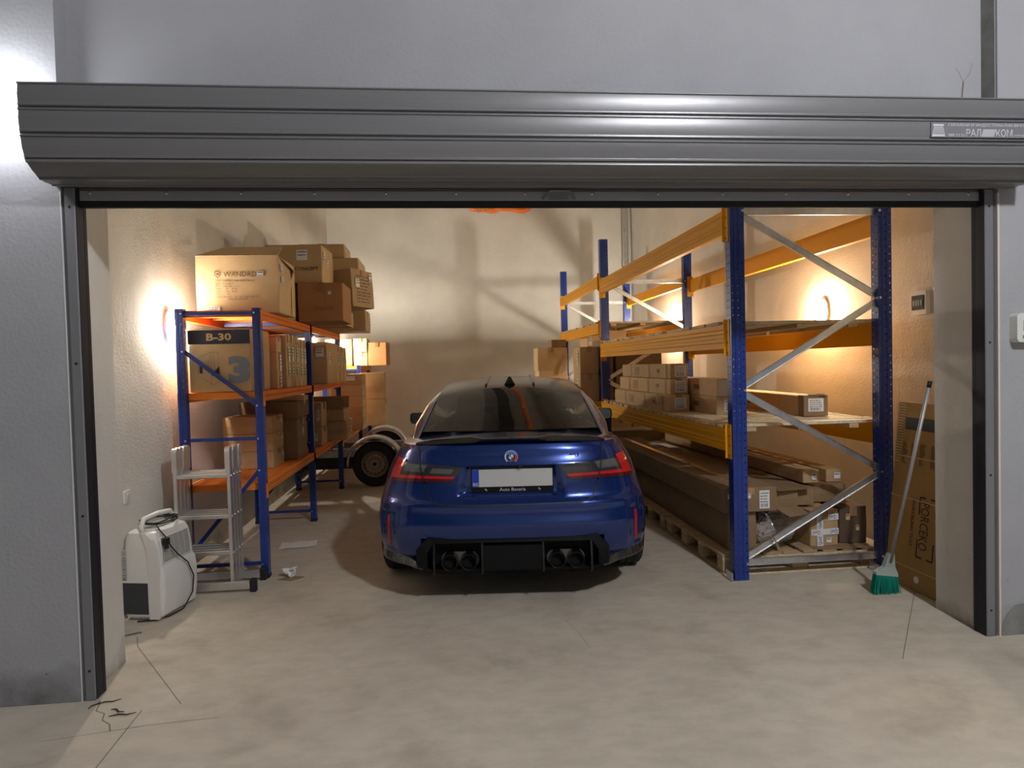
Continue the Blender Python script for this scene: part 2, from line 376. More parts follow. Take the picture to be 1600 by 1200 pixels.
# crack in the plaster above the shutter
mb = MB()
def wall_crack(mb, pts, wd):
    for (x0, z0), (x1, z1) in zip(pts, pts[1:]):
        d = Vector((x1-x0, 0, z1-z0)).normalized(); n = Vector((-d.z, 0, d.x))*wd/2; a = Vector((x0, .0975, z0)); b = Vector((x1, .0975, z1)); mb.add([a-n, b-n, b+n*.6, a+n*.6], [(0, 1, 2, 3)])
wall_crack(mb, [(2.745, 2.77), (2.76, 2.84), (2.775, 2.86), (2.785, 2.95)], .012); wall_crack(mb, [(2.775, 2.86), (2.74, 2.83), (2.70, 2.80)], .006)
wall_crack(mb, [(2.785, 2.95), (2.76, 3.0), (2.74, 3.02)], .003); wall_crack(mb, [(2.785, 2.95), (2.82, 2.99), (2.84, 3.05)], .003)
mb.build('crack', M_JOINT, bpy.data.objects['wall_front_top'], fix=False)
# flaked plaster and screed at the foot of the right pier
mb = MB(); P = [(2.905, .0), (2.905, .06), (2.93, .11), (2.98, .16), (3.05, .17), (3.12, .19), (3.2, .16), (3.3, .17), (3.3, 0)]
mb.prism(P, -.0025, .002); mb.build('bare_patch', M_PATCH, bpy.data.objects['wall_front_right'])

# ------------------------------------------------------------------ roller shutter
sh = thing('roller_shutter', 'dark grey roller shutter rolled up over the garage opening', 'roller shutter', (0, 0, 2.36))
HX0, HX1 = -1.72, 2.95
prof = [(0.0, 2.735), (-.257, 2.722), (-.258, 2.616), (-.254, 2.510), (-.226, 2.412), (-.138, 2.362), (-.047, 2.360), (.02, 2.366)]
for i in range(len(prof)-1):
    a = Vector((prof[i][0], prof[i][1]-2.36)); b = Vector((prof[i+1][0], prof[i+1][1]-2.36)); d = b-a; L_ = d.length; d.normalize()
    n = Vector((d.y, -d.x))
    if i == 0: n = -n if n.y < 0 else n
    else:
        if n.x > 0 and i < 5: n = -n
        if i >= 5 and n.y > 0: n = -n
    ts = [(0, 0), (.03, .007), (.085, .008), (.115, .002), (.16, .003), (.5, .0065), (.80, .003), (.84, .0045), (.90, .0045), (.925, .001), (.94, -.007), (.985, -.007), (1, -.005)]
    poly = [a+d*L_*t+n*e for t, e in ts]+[a+d*L_*t-n*.010 for t in (1, 0)]
    MB().prism([(p.x, p.y) for p in poly], HX0, HX1, plane='yz').build('slat', M_SHUT, sh, smooth=25)
for x0, x1 in ((HX0-.004, HX0+.001), (HX1-.001, HX1+.004)):
    MB().prism([(p[0]+.004 if p[0] < 0 else p[0], p[1]-2.36) for p in prof]+[(.09, .01), (.09, .375)], x0, x1, plane='yz').build('end_plate', M_SHUT, sh)
MB().box(-1.69, 2.86, .02, .098, .004, .012).box(-1.69, 2.86, .07, .095, .01, .37).build('lining', M_DBLUEBLK, sh)
bar = MB().cbox(-1.648, 2.820, .035, .065, -.054, -.006, .003).build('bottom_bar', mat('bar_grey', (.36, .36, .385), .4, .2), sh)
MB().box(-1.648, 2.820, .04, .06, -.006, .01).build('curtain', M_SHUT, sh)
MB().prism([(-.0, -.082), (.012, -.086), (.03, -.082), (.03, -.052), (0, -.052)], -1.648, 2.820, plane='yz', M=Matrix.Translation((0, .037, 0))).build('rubber_seal', M_BLACK, sh)
rv = MB(); rv.lathe([(0, -.005), (.004, -.0045), (.0075, -.001), (.008, .002)], 'y', 10); rvm = rv.mesh('rivet', M_STEEL, True)
for i in range(14):
    put('rivet', rvm, bar, (-1.60+i*.3353, .0345, -.019))
hd = MB(); hd.tube([(.50, .036, -.045), (.51, .012, -.04), (.53, .006, -.012), (.63, .006, -.012), (.65, .012, -.04), (.66, .036, -.045)], .005, 8); hd.box(.535, .625, .02, .036, -.05, -.038)
hd.build('pull_handle', M_RAIL, bar, smooth=40)
for sgn, x0, x1 in ((1, -1.696, -1.650), (-1, 2.822, 2.868)):
    rl = MB().cbox(x0, x1, .0, .088, -2.36, .0, .004).build('guide_rail', M_RAIL, sh)
    xi = x1 if sgn > 0 else x0
    MB().box(min(xi, xi+sgn*.003), max(xi, xi+sgn*.003), .006, .038, -2.355, -.01).build('brush_seal', M_DBLUEBLK, rl)
    MB().box(min(xi, xi+sgn*.0035), max(xi, xi+sgn*.0035), .066, .088, -2.355, -.01).build('brush_seal', M_DBLUEBLK, rl)
    MB().box(min(xi, xi+sgn*.0022), max(xi, xi+sgn*.0022), .037, .067, -2.355, -.01).build('channel', M_BLACK, rl)
    for z in (-.09, -.80, -1.5, -2.22): MB().cyl(((x0+x1)/2, -.0012, z), ((x0+x1)/2, .002, z), .0065, n=10).build('screw_hole', M_BLACK, rl)
    xo = x0 if sgn > 0 else x1
    MB().box(min(xo, xo-sgn*.01), max(xo, xo-sgn*.01), .004, .09, -2.36, .0).build('edge_angle', mat('rail_dark', (.10, .10, .105), .5), rl)
# printed sticker of the shutter firm
FH = Face((0, -.2655, .2), (1, 0, 0), (0, 0, 1)); zc = .205-.2
st = MB(); slab(st, FH, 2.312, 2.86, zc-.036, zc+.036, 0, .0012); st = st.build('sticker', mat('sticker_grey', (.19, .19, .20), .4), sh)
pr = MB()
txt(pr, FH, 'ГАРАЖНИ И ИНДУСТРИАЛНИ ВРАТИ', 2.40, zc+.014, h=.016, wd=.41, e=.0018, center=False)
txt(pr, FH, '0888 715 521', 2.40, zc-.03, h=.0115, wd=.085, e=.0018, center=False)
txt(pr, FH, 'РАЛ', 2.492, zc-.03, h=.034, wd=.075, e=.0018, center=False)
txt(pr, FH, 'КОМ', 2.645, zc-.03, h=.034, wd=.085, e=.0018, center=False)
for i in range(7): slab(pr, FH, 2.57+i*.0015, 2.635+i*.0015, zc-.03+i*.005, zc-.027+i*.005, .0012, .0018)
txt(pr, FH, 'www.palkom.bg', 2.74, zc-.03, h=.012, wd=.11, e=.0018, center=False)
pr.add([FH.p(a, b, .0018) for a, b in ((2.322, zc+.026), (2.378, zc+.026), (2.376, zc+.017), (2.324, zc+.017))], [(0, 3, 2, 1)])
pr.add([FH.p(a, b, .0018) for a, b in ((2.318, zc-.022), (2.382, zc-.022), (2.382, zc-.031), (2.318, zc-.031))], [(0, 3, 2, 1)])
for i in range(7):
    t = i/6; a0 = 2.330+t*.040; a1 = 2.322+t*.056
    pr.add([FH.p(a, b, .0018) for a, b in ((a0-.0018, zc+.015), (a0+.0018, zc+.015), (a1+.0018, zc-.020), (a1-.0018, zc-.020))], [(0, 3, 2, 1)])
pr.build('lettering', mat('sticker_ink', (.62, .63, .66), .5), st, fix=False)

# ------------------------------------------------------------------ lamps
def bulkhead(label, loc, s, tone='warm', col=WARM, es=500):
    """oval bulkhead lamp on a side wall; s = +1 faces +x"""
    o = thing('bulkhead_lamp', label, 'lamp', loc, group='oval bulkhead lamps on the garage walls')
    def oval(a, b, x0, x1, k=1.0, n=28):
        rows = []
        for t, sc in ((0, 1), (.5, .97), (.85, .8), (1, .45), (1.0, .02)) if k else ((0, 1), (1, 1), (1, .0)):
            rows.append([(s*lerp(x0, x1, t), a*sc*math.cos(2*math.pi*i/n), b*sc*math.sin(2*math.pi*i/n)) for i in range(n)])
        return MB().grid(rows, close=True)
    oval(.066, .118, 0, .022, 0).build('base', M_WHITE, o, smooth=40)
    g = mat('lamp_glass_'+tone, (.9, .9, .85), .3, emit=col, es=es)
    oval(.056, .106, .02, .078).build('lamp_glass', g, o, smooth=True)
    gd = MB(); gd.tube([(s*(.020+.064*math.sin(math.pi*i/12)), 0, .115*math.cos(math.pi*i/12)) for i in range(13)], .0035, 6)
    gd.tube([(s*.03, .064*math.cos(2*math.pi*i/28), .114*math.sin(2*math.pi*i/28)) for i in range(29)], .004, 6)
    gd.build('wire_guard', M_BLACK, o, smooth=True)
    return o
bulkhead('lit oval lamp on the left wall beside the blue post of the near shelving', (XL, 1.83, 1.85), 1, 'near_left', (1.0, .91, .78), P_NEARL)
bulkhead('lit oval lamp on the left wall hidden behind the stacked cartons', (XL, 7.05, 1.9), 1, 'far_left', SOFT, P_FAR)
bulkhead('lit oval lamp on the right wall above the amber beam behind the steel brace', (XR, 2.5, 1.92), -1, 'near_right', WARM, P_NEARR)
bulkhead('lit oval lamp on the right wall deep in the rack by the far bay', (XR, 6.43, 2.01), -1, 'far_right', SOFT, P_FAR)
def globe(label, loc, es, mname, wall=1):
    o = thing('globe_lamp', label, 'lamp', loc, group='white globe lamps outside')
    mb = MB(); n = 14; mb.lathe([(.125*math.sin(math.pi*i/n)+.0001, .125*math.cos(math.pi*i/n)) for i in range(n+1)], 'z', 24)
    mb.build('globe', mat(mname, (.9, .9, .9), .3, emit=COOL, es=es), o, smooth=True)
    MB().lathe([(.001, wall*.13), (.07, wall*.13), (.075, wall*.10), (.05, wall*.085), (.001, wall*.085)], 'y', 20).build('base', M_WHITE, o, smooth=40)
    return o
globe('bright white globe lamp on the left pier at the picture edge', (-1.945, -.13, 2.705), P_GLOBE, 'globe_near')
def ceiling_globe(label, loc):
    o = globe(label, loc, P_HALL, 'globe_far'); o.rotation_euler = (R(90), 0, 0); return o
ceiling_globe('white globe lamp on the drive ceiling behind the camera', (2.3, -3.9, ZC-.132))


# ------------------------------------------------------------------ small wall fittings
o = thing('wall_switch', 'white round-knob wall switch low on the left wall', 'switch', (XL, 1.125, .742))
MB().prism(rr(-.04, .04, -.04, .04, .008), 0, .010, plane='yz').build('plate', M_WHITE, o)
MB().cyl((.010, 0, 0), (.016, 0, 0), .026, n=20).build('rocker', mat('switch_grey', (.60, .60, .60), .4), o, smooth=40)
o = thing('electrical_panel', 'small white fuse box with smoky window on the right wall', 'fuse box', (XR, 1.27, 1.88))
MB().prism(rr(-.075, .075, -.085, .085, .01), -.035, 0, plane='yz').build('housing', M_WHITE, o)
MB().prism(rr(-.06, .06, -.05, .055, .006), -.042, -.034, plane='yz').build('window', mat('smoke', (.03, .035, .04), .1, coat=.5), o)
for i in range(4): MB().box(-.047, -.040, -.05+i*.025, -.033+i*.025, -.02, .02).build('breaker', mat('breaker', (.25, .26, .28), .4), o)
o = thing('meter_box', 'white rounded control box on the right pier at the picture edge', 'control box', (3.03, 0, 1.632))
MB().prism(rr(-.075, .075, -.075, .075, .022), -.05, 0).build('housing', M_WHITE, o, smooth=30)
MB().prism(rr(-.04, .04, -.02, .04, .006), -.053, -.048).build('window', mat('lcd', (.18, .19, .18), .2), o)
MB().box(-.045, -.015, -.054, -.048, -.055, -.04).build('button', mat('green', (.1, .4, .2), .5), o)
# cable hanging from the ceiling down the right wall
mb = MB(); mb.tube([(3.41+.004*math.sin(i), 1.09+.012*math.sin(i*1.3), ZC-.01-i*.242) for i in range(12)]+[(3.41, 1.07, 1.82), (3.41, 1.03, 1.73), (3.41, .98, 1.67), (3.41, .80, 1.60)], .006, 6)
tag(mb.build('hanging_cable', M_BLACK, smooth=True), 'thin black cable hanging beside the fuse box near the right pier', 'cable')
# corner drain pipe
o = thing('downpipe', 'grey metal downpipe in the far right corner', 'pipe', (3.33, YB-.07, 0))
MB().cyl((0, 0, 0), (0, 0, ZC), .05, n=20).build('pipe', M_GALV, o, smooth=40)
for z in (.9, 2.1, 3.28): MB().cyl((0, 0, z), (0, 0, z+.05), .062, n=20).build('collar', M_GALV, o, smooth=40)
# orange drain pipe under the ceiling
M_PVC = mat('orange_pvc', (.80, .20, .035), .4)
o = thing('drain_pipe', 'orange plastic drain pipe with elbows under the garage ceiling', 'pipe', (0, 0, 0))
MB().tube([(1.0, 2.0, 4.36), (1.0, 8.2, 4.29)], .058, 16).build('pipe', M_PVC, o, smooth=60)
MB().tube([(1.0, 8.15, 4.29), (1.0, 8.32, 4.28), (.99, 8.41, 4.26), (.96, 8.45, 4.25), (.90, 8.46, 4.25), (.80, 8.46, 4.26)], .062, 16).build('elbow', M_PVC, o, smooth=60)
MB().tube([(.82, 8.46, 4.26), (.62, 8.46, 4.27)], .058, 16).build('pipe', M_PVC, o, smooth=60)
MB().tube([(.62, 8.46, 4.27), (.56, 8.46, 4.28), (.53, 8.46, 4.33), (.53, 8.46, 4.45), (.53, 8.46, ZC-.025)], .06, 16).build('elbow', M_PVC, o, smooth=60)
MB().tube([(1.0, 8.44, 4.28), (1.25, 8.45, 4.27), (1.38, 8.45, 4.24), (1.45, 8.45, 4.235), (1.52, 8.46, 4.27), (1.63, 8.46, 4.38), (1.65, 8.46, 4.5), (1.65, 8.46, ZC-.025)], .055, 14).build('branch', M_PVC, o, smooth=60)
for x in (.66, .78): MB().cyl((x, 8.46, 4.265), (x+.03, 8.46, 4.265), .068, n=20).build('clamp', M_GALV, o, smooth=40)
o = thing('added_tray', 'dark grey cable tray added under the garage ceiling to reflect in the rear window', 'cable tray', (0, 0, 0))  # added, unseen: gives the rear window its dark reflected band
MB().box(.52, .74, 2.0, 7.6, 4.42, 4.44).box(.52, .525, 2.0, 7.6, 4.42, 4.50).box(.735, .74, 2.0, 7.6, 4.42, 4.50).build('tray', mat('tray', (.05, .05, .05), .6), o)
for y in (2.4, 4.8, 7.2): MB().cyl((.63, y, 4.42), (.63, y, ZC-.002), .006, n=8).build('hanger_rod', M_GALV, o)
# ------------------------------------------------------------------ racks
def tube_wall(mb, face, w, h, cols, pitch, z0, hs=.007, hh=.011):
    """sheet w x h with punched square holes in columns; u runs across, v up (starts at v=0)"""
    xs = [0]
    for c in cols: xs += [c-hs/2, c+hs/2]
    xs.append(w); zs = [0]; z = z0
    while z+hh < h: zs += [z, z+hh]; z += pitch
    zs.append(h)
    rows = [[face.p(x, z) for x in xs] for z in zs]; o = len(mb.v); nc = len(xs)
    mb.v += [tuple(p) for r in rows for p in r]
    for i in range(len(zs)-1):
        for j in range(nc-1):
            if i % 2 == 1 and j % 2 == 1: continue
            mb.f.append((o+i*nc+j, o+i*nc+j+1, o+(i+1)*nc+j+1, o+(i+1)*nc+j)); mb.m.append(0)
def post_mesh(w, d, h, pitch, name, cw, cd):
    """perforated upright: w in x, d in y"""
    mb = MB()
    tube_wall(mb, Face((0, 0, 0), (1, 0, 0), (0, 0, 1)), w, h, cw, pitch, .05)
    tube_wall(mb, Face((w, d, 0), (-1, 0, 0), (0, 0, 1)), w, h, cw, pitch, .05)
    tube_wall(mb, Face((w, 0, 0), (0, 1, 0), (0, 0, 1)), d, h, cd, pitch, .05)
    tube_wall(mb, Face((0, d, 0), (0, -1, 0), (0, 0, 1)), d, h, cd, pitch, .05)
    # raised ribs of the rolled section
    for x in (w*.33, w*.67): mb.box(x-w*.05, x+w*.05, -.003, 0, 0, h)
    return mb.mesh(name, M_BLUE, fix=False)
bolt_m = MB().cyl((0, 0, 0), (0, -.006, 0), .007, n=6).mesh('bolt', M_STEEL)

# --- left shelving (blue frames, orange beams and steel decks)
LX0, LX1 = -1.905, -1.318                        # outer faces of rear and front posts
PW = .055
lr = thing('storage_rack', 'long blue and orange steel shelving along the left wall, loaded with cartons', 'shelving', (0, 0, 0))
pm_tall = post_mesh(PW, .06, 1.965, .05, 'post', (.018, .037), (.03,)); pm_low = post_mesh(PW, .06, 1.572, .05, 'post', (.018, .037), (.03,))
FY = [1.73, 3.51, 5.29, 7.30, 8.58]
foot_m = MB().cbox(-.003, PW+.003, -.004, .064, 0, .03, .003).mesh('foot', M_BLACK)
def left_frame(y, top, tall):
    for x in (LX0, LX1-PW):
        p = put('post', pm_tall if tall else pm_low, lr, (x, y, 0)); put('foot', foot_m, p)
    xa, xb = LX0+PW-.01, LX1-PW+.01; ym = y+.03
    zs = [.105, 1.02] + ([1.93] if tall else [1.5])
    for z in zs:
        MB().box(xa, xb, ym-.01, ym+.01, z-.012, z+.012).build('cross_bar', M_BLUE, lr)
        for x in (xa-.004, xb+.004): put('bolt', bolt_m, lr, (x, y, z))
    dg = [(.20, .79, 1)] + ([(1.66, 1.26, -1)] if tall else [])
    for z0, z1, s in dg:
        MB().bar((xa, ym, z0), (xb, ym, z1), .018, .028).build('diagonal', M_BLUE, lr)
        for x, z in ((xa-.004, z0), (xb+.004, z1)): put('bolt', bolt_m, lr, (x, y, z))
for i, y in enumerate(FY): left_frame(y, 0, i < 3)
def beam_prof(h, s): # cross-section (x outward, z), stepped
    return [(0, 0), (.038, 0), (.038, h*.42), (.030, h*.50), (.038, h*.58), (.038, h*.9), (.022, h), (0, h)]
def left_level(y0, y1, z, n=6):
    for x, s in ((LX1-.022, 1), (LX0+.022, -1)):
        poly = [(x+s*a-(.016*s), z-.07+b) for a, b in beam_prof(.07, s)]
        MB().prism(poly, y0+.06, y1).build('beam', M_ORANGE, lr)
        for y in (y0+.0, y1-.0):
            MB().box(min(x+s*.023, x+s*.027), max(x+s*.023, x+s*.027), y+.005, y+.057, z-.105, z-.001).build('beam_connector', M_ORANGE, lr)
    wd = (y1-y0-.06)/n
    for k in range(n):
        a = y0+.06+k*wd+.001; b = a+wd-.002; x0, x1 = LX0+.05, LX1-.046
        mb = MB().box(x0, x1, a, b, z-.006, z-.001).box(x0, x1, a, a+.003, z-.03, z-.006).box(x0, x1, b-.003, b, z-.03, z-.006)
        mb.box(x0, x1, (a+b)/2-.02, (a+b)/2+.02, z-.018, z-.006); mb.build('deck_panel', M_ORANGE, lr)
LV = (.69, 1.36, 1.955)
for b in (0, 1):
    for z in LV: left_level(FY[b], FY[b+1], z)
    MB().bar((LX0+.06, (FY[b]+FY[b+1])/2, LV[2]-.05), (LX1-.06, (FY[b]+FY[b+1])/2, LV[2]-.05), .03, .03).build('deck_support', M_BLUE, lr)
left_level(FY[2], FY[3], .64)
for y_, zs_ in ((FY[0], LV), (FY[3], (1.56,))):
    for z_ in zs_: MB().box(LX0+.056, LX1-.056, y_+.052, y_+.0595, z_-.05, z_-.001).build('deck_edge', M_ORANGE, lr)
left_level(FY[3], FY[4], 1.56, 4); left_level(FY[3], FY[4], .64, 4)

# --- right pallet rack (blue uprights, amber box beams, galvanised braces)
RX0, RX1 = 1.918, 3.072; RW, RD = .10, .075
rk = thing('pallet_rack', 'tall blue and amber pallet rack along the right wall with galvanised bracing', 'pallet rack', (0, 0, 0))
pm_r = post_mesh(RW, RD, 3.02, .05, 'post', (.014, .052, .086), (.02, .055))
GY = [1.075, 4.76, 7.50]
base_m = MB().box(-.025, RW+.005, -.012, RD+.012, 0, .006).box(-.026, -.02, -.012, RD+.012, 0, .06).mesh('base_plate', M_GALV)
for y in GY:
    for x in (RX0, RX1-RW):
        p = put('post', pm_r, rk, (x, y, 0)); put('base_plate', base_m, p)
    ym = y+.045; xa, xb = RX0+RW-.012, RX1-RW+.012
    zz = [.115, .705, 1.295, 1.905, 2.50]
    def brace(a, b, nm='brace'):
        # C-section galvanised strut
        d = (Vector(b)-Vector(a)).normalized(); n = Vector((-d.z, 0, d.x))
        mb = MB(); mb.bar(a, b, .022, .038, up=tuple(n)); mb.bar(Vector(a)+n*.021-Vector((0, .012, 0)), Vector(b)+n*.021-Vector((0, .012, 0)), .012, .004, up=tuple(n)); mb.bar(Vector(a)-n*.021-Vector((0, .012, 0)), Vector(b)-n*.021-Vector((0, .012, 0)), .012, .004, up=tuple(n))
        mb.build(nm, M_GALV, rk)
    brace((xa, ym, zz[0]), (xb, ym, zz[0]), 'strut'); brace((xa, ym, zz[4]), (xb, ym, zz[4]), 'strut')
    brace((xa, ym, zz[0]+.03), (xb, ym, zz[1]-.02)); brace((xb, ym, zz[1]+.02), (xa, ym, zz[2]-.02)); brace((xa, ym, zz[2]+.02), (xb, ym, zz[3]-.02)); brace((xb, ym, zz[3]+.02), (xa, ym, zz[4]-.02))
    for x, z in ((xa, zz[0]), (xb, zz[0]), (xb, zz[1]), (xa, zz[2]), (xb, zz[3]), (xa, zz[4]), (xb, zz[4])):
        MB().cyl((x, y+.034, z), (x, y-.008, z), .009, n=8).build('bolt', M_STEEL, rk)
def rbeam(y0, y1, z, h=.15):
    """pair of box beams, z = top"""
    for x, s in ((RX0+.03, -1), (RX1-.03, 1)):
        pr_ = [(0, 0), (.048, 0), (.048, h*.22), (.045, h*.25), (.048, h*.28), (.048, h*.40), (.044, h*.45), (.044, h*.58), (.048, h*.63), (.048, h*.74), (.045, h*.77), (.048, h*.80), (.048, h), (0, h)]
        MB().prism([(x+s*a, z-h+b) for a, b in pr_], y0+RD+.004, y1-.004).build('beam', M_AMBER, rk)
        xo = RX0-.004 if s < 0 else RX1
        for y, sg in ((y0, 1), (y1, -1)):
            ya, yb = (y+.022, y+RD+.006) if sg > 0 else (y-.006, y+.045)
            cn = MB().box(xo, xo+.004, ya, yb, z-h-.05, z+.035)
            yf = y+RD if sg > 0 else y-.004
            cn.box(min(x-.028*1, x+s*.05), max(x+.028*1, x+s*.05), yf, yf+.004, z-h-.05, z+.035)
            cn = cn.build('beam_connector', M_AMBER, rk)
            sl = MB()
            for k in range(4):
                zq = z-h-.03+k*(h+.05)/3; yq = (ya+yb)/2
                sl.box(xo-.0006, xo+.0046, yq-.006, yq+.006, zq-.006, zq+.006)
                sl.box((x+s*.02)-.005, (x+s*.02)+.005, yf-.0006, yf+.0046, zq-.006, zq+.006) if k in (0, 3) else None
            sl.build('slot', M_BLACK, cn)
rbeam(GY[0], GY[1], 2.515, .16); rbeam(GY[0], GY[1], 1.745, .165); rbeam(GY[0], GY[1], 1.03, .15)
rbeam(GY[1], GY[2], 2.58, .13); rbeam(GY[1], GY[2], 2.0, .13); rbeam(GY[1], GY[2], 1.0, .13)
# slatted timber decks lying on the beams
def slat_deck(label, y0, y1, z, n, wd, x0=1.905, x1=3.13, group='slatted timber decks on the pallet rack', th=.022, jit=.012):
    o = thing('slatted_deck', label, 'slatted deck', (0, y0, z), group=group)
    me = MB().cbox(0, x1-x0, 0, wd, 0, th, .002).mesh('plank', M_WOODX); rg = random.Random(int(y0*100+z*10))
    p = (y1-y0-wd)/(n-1)
    for i in range(n):
        q = put('plank', me, o, (x0+rg.uniform(-jit, jit), i*p+rg.uniform(-.004, .004), rg.uniform(0, .002)), (0, 0, rg.uniform(-.004, .004)))
    for x in (2.12, 2.5, 2.88): MB().box(x-.035, x+.035, 0, y1-y0, -.03, 0).build('stringer', M_WOOD, o)
    return o
slat_deck('pale slatted timber deck on the low amber beams nearest the opening', 1.22, 2.36, 1.031, 9, .085)
slat_deck('pale slatted timber deck under the labelled long cartons', 2.42, 3.50, 1.031, 9, .085)
slat_deck('pale slatted timber deck at the far end of the near bay, low beams', 3.56, 4.66, 1.031, 9, .085)
slat_deck('slatted timber deck on the middle amber beams in front of the wall lamp', 1.22, 2.36, 1.746, 8, .13)
slat_deck('slatted timber deck midway along the middle amber beams', 2.42, 3.50, 1.746, 8, .11)
slat_deck('slatted timber deck on the middle amber beams next to the second upright', 3.56, 4.66, 1.746, 9, .085)
slat_deck('bright slatted timber deck on the upper beams of the far bay', 4.95, 6.1, 2.001, 9, .09)
slat_deck('slatted timber deck at the back end of the far bay', 6.2, 7.4, 2.001, 9, .09)
slat_deck('slatted timber deck on the low beams of the far bay', 4.9, 6.2, 1.001, 9, .1, x0=1.67)
# pallets on the floor under the rack
def pallet(label, x0, y0, lx, ly, group='wooden pallets under the rack'):
    o = thing('pallet', label, 'pallet', (x0, y0, 0), group=group); rg = random.Random(int(y0*77))
    nb = 8; wd = .105; pt = (lx-wd)/(nb-1)
    tm = MB().cbox(0, wd, 0, ly, 0, .02, .002).mesh('plank', M_WOOD)
    for i in range(nb): put('plank', tm, o, (i*pt, rg.uniform(-.006, .006), .122), None)
    ys = [0, (ly-.1)/3, (ly-.1)*2/3, ly-.1]; sm = MB().cbox(0, lx, 0, .1, 0, .02, .002).mesh('plank', M_WOODX)
    for y in ys: put('plank', sm, o, (0, y, .102))
    bm_ = MB().cbox(0, .12, 0, .1, 0, .08, .003).mesh('block', M_WOOD)
    for x in (0, (lx-.12)/2, lx-.12):
        for y in ys: put('block', bm_, o, (x, y, .022))
    bt = MB().cbox(0, .10, 0, ly, 0, .02, .002).mesh('plank', M_WOOD)
    for x in (.01, (lx-.1)/2, lx-.11): put('plank', bt, o, (x, 0, .001))
    fm = MB().cbox(0, lx, 0, .09, 0, .012, .002).mesh('plank', M_WOODX)
    put('plank', fm, o, (0, -.03, .0005))
    return o
pallet('wooden pallet under the rack nearest the opening', 1.895, 1.22, 1.14, 1.18)
pallet('middle wooden pallet in the row under the rack', 1.885, 2.45, 1.14, 1.18)
pallet('wooden pallet under the rack furthest along, beside the car nose', 1.885, 3.68, 1.14, 1.02)
# ------------------------------------------------------------------ cartons
_seed = [0]
def faces_of(w, d, h):
    return dict(front=Face((0, -d/2, h/2), (1, 0, 0), (0, 0, 1)), right=Face((w/2, 0, h/2), (0, 1, 0), (0, 0, 1)),
                left=Face((-w/2, 0, h/2), (0, -1, 0), (0, 0, 1)), top=Face((0, 0, h), (1, 0, 0), (0, 1, 0)))
def carton(label, x0, x1, y0, y1, z0, z1, rz=0, m=None, flaps=True, tape=True, stickers=(), group=None, tilt=None, tapem=None, seam=None):
    m = m or M_KRAFT; w, d, h = x1-x0, y1-y0, z1-z0; _seed[0] += 1
    o = thing('carton', label, 'carton', ((x0+x1)/2, (y0+y1)/2, z0), rz, group)
    if tilt: o.rotation_euler = (tilt[0], tilt[1], rz)
    ft = .004 if flaps else 0
    rg = random.Random(_seed[0])
    # slightly bulged walls: chamfered box with mid loops
    mb = MB(); c = min(.006, w*.08, d*.08); bul = min(.006, w*.02, d*.02)
    rows = []
    for t, s in ((0, -c*.5), (.012, 0), (.5, bul*rg.uniform(.2, 1)), (.988, 0), (1, -c*.5)):
        a, b = w/2+s, d/2+s; z = (h-ft)*t
        rows.append([(-a+c, -b, z), (0, -b-(bul*.5 if .1 < t < .9 else 0), z), (a-c, -b, z), (a, -b+c, z), (a+(bul*.5 if .1 < t < .9 else 0), 0, z), (a, b-c, z), (a-c, b, z), (-a+c, b, z), (-a, b-c, z), (-a, -b+c, z)])
    mb.grid(rows, close=True); n = len(rows[0]); mb.f += [tuple(range(n))[::-1], tuple(range(4*n, 5*n))]; mb.m += [0, 0]
    mb.build('body', m, o)
    if flaps:
        if w <= d:
            for sx in (-1, 1):
                a, b = sorted((sx*.0025, sx*(w/2-.001))); MB().box(a, b, -d/2+.001, d/2-.001, h-ft, h).build('flap', m, o)
        else:
            for sy in (-1, 1):
                a, b = sorted((sy*.0025, sy*(d/2-.001))); MB().box(-w/2+.001, w/2-.001, a, b, h-ft, h).build('flap', m, o)
    if tape:
        tm = tapem or M_TAPE; mb = MB(); e = .0012; tw = min(.026, w*.15)
        if w <= d:
            mb.box(-tw, tw, -d/2-e, d/2+e, h, h+e).box(-tw, tw, -d/2-.0075-e, -d/2-.0005, h-.07*min(1, h/.25), h+e)
        else:
            mb.box(-w/2-e, w/2+e, -tw, tw, h, h+e).box(w/2+.0005, w/2+.0075+e, -tw, tw, h-.07*min(1, h/.25), h+e)
        mb.build('tape', tm, o)
    fs = faces_of(w, d, h)
    for f in fs.values(): f.o = f.o+f.n*.0075
    if seam:  # vertical tape / join line on the front
        mb = MB(); slab(mb, fs['front'], seam-.004, seam+.004, -h/2+.004, h/2-.004, 0, .0012); mb.build('seam', M_KRAFTD, o)
    for s in stickers:
        f, a, b, sw, shh = s[:5]; sticker(o, fs[f], a, b, sw, shh, *(s[5:]))
    o['_f'] = 0; del o['_f']
    return o, fs

# ---- left shelving, top deck
T = LV[2]+.002
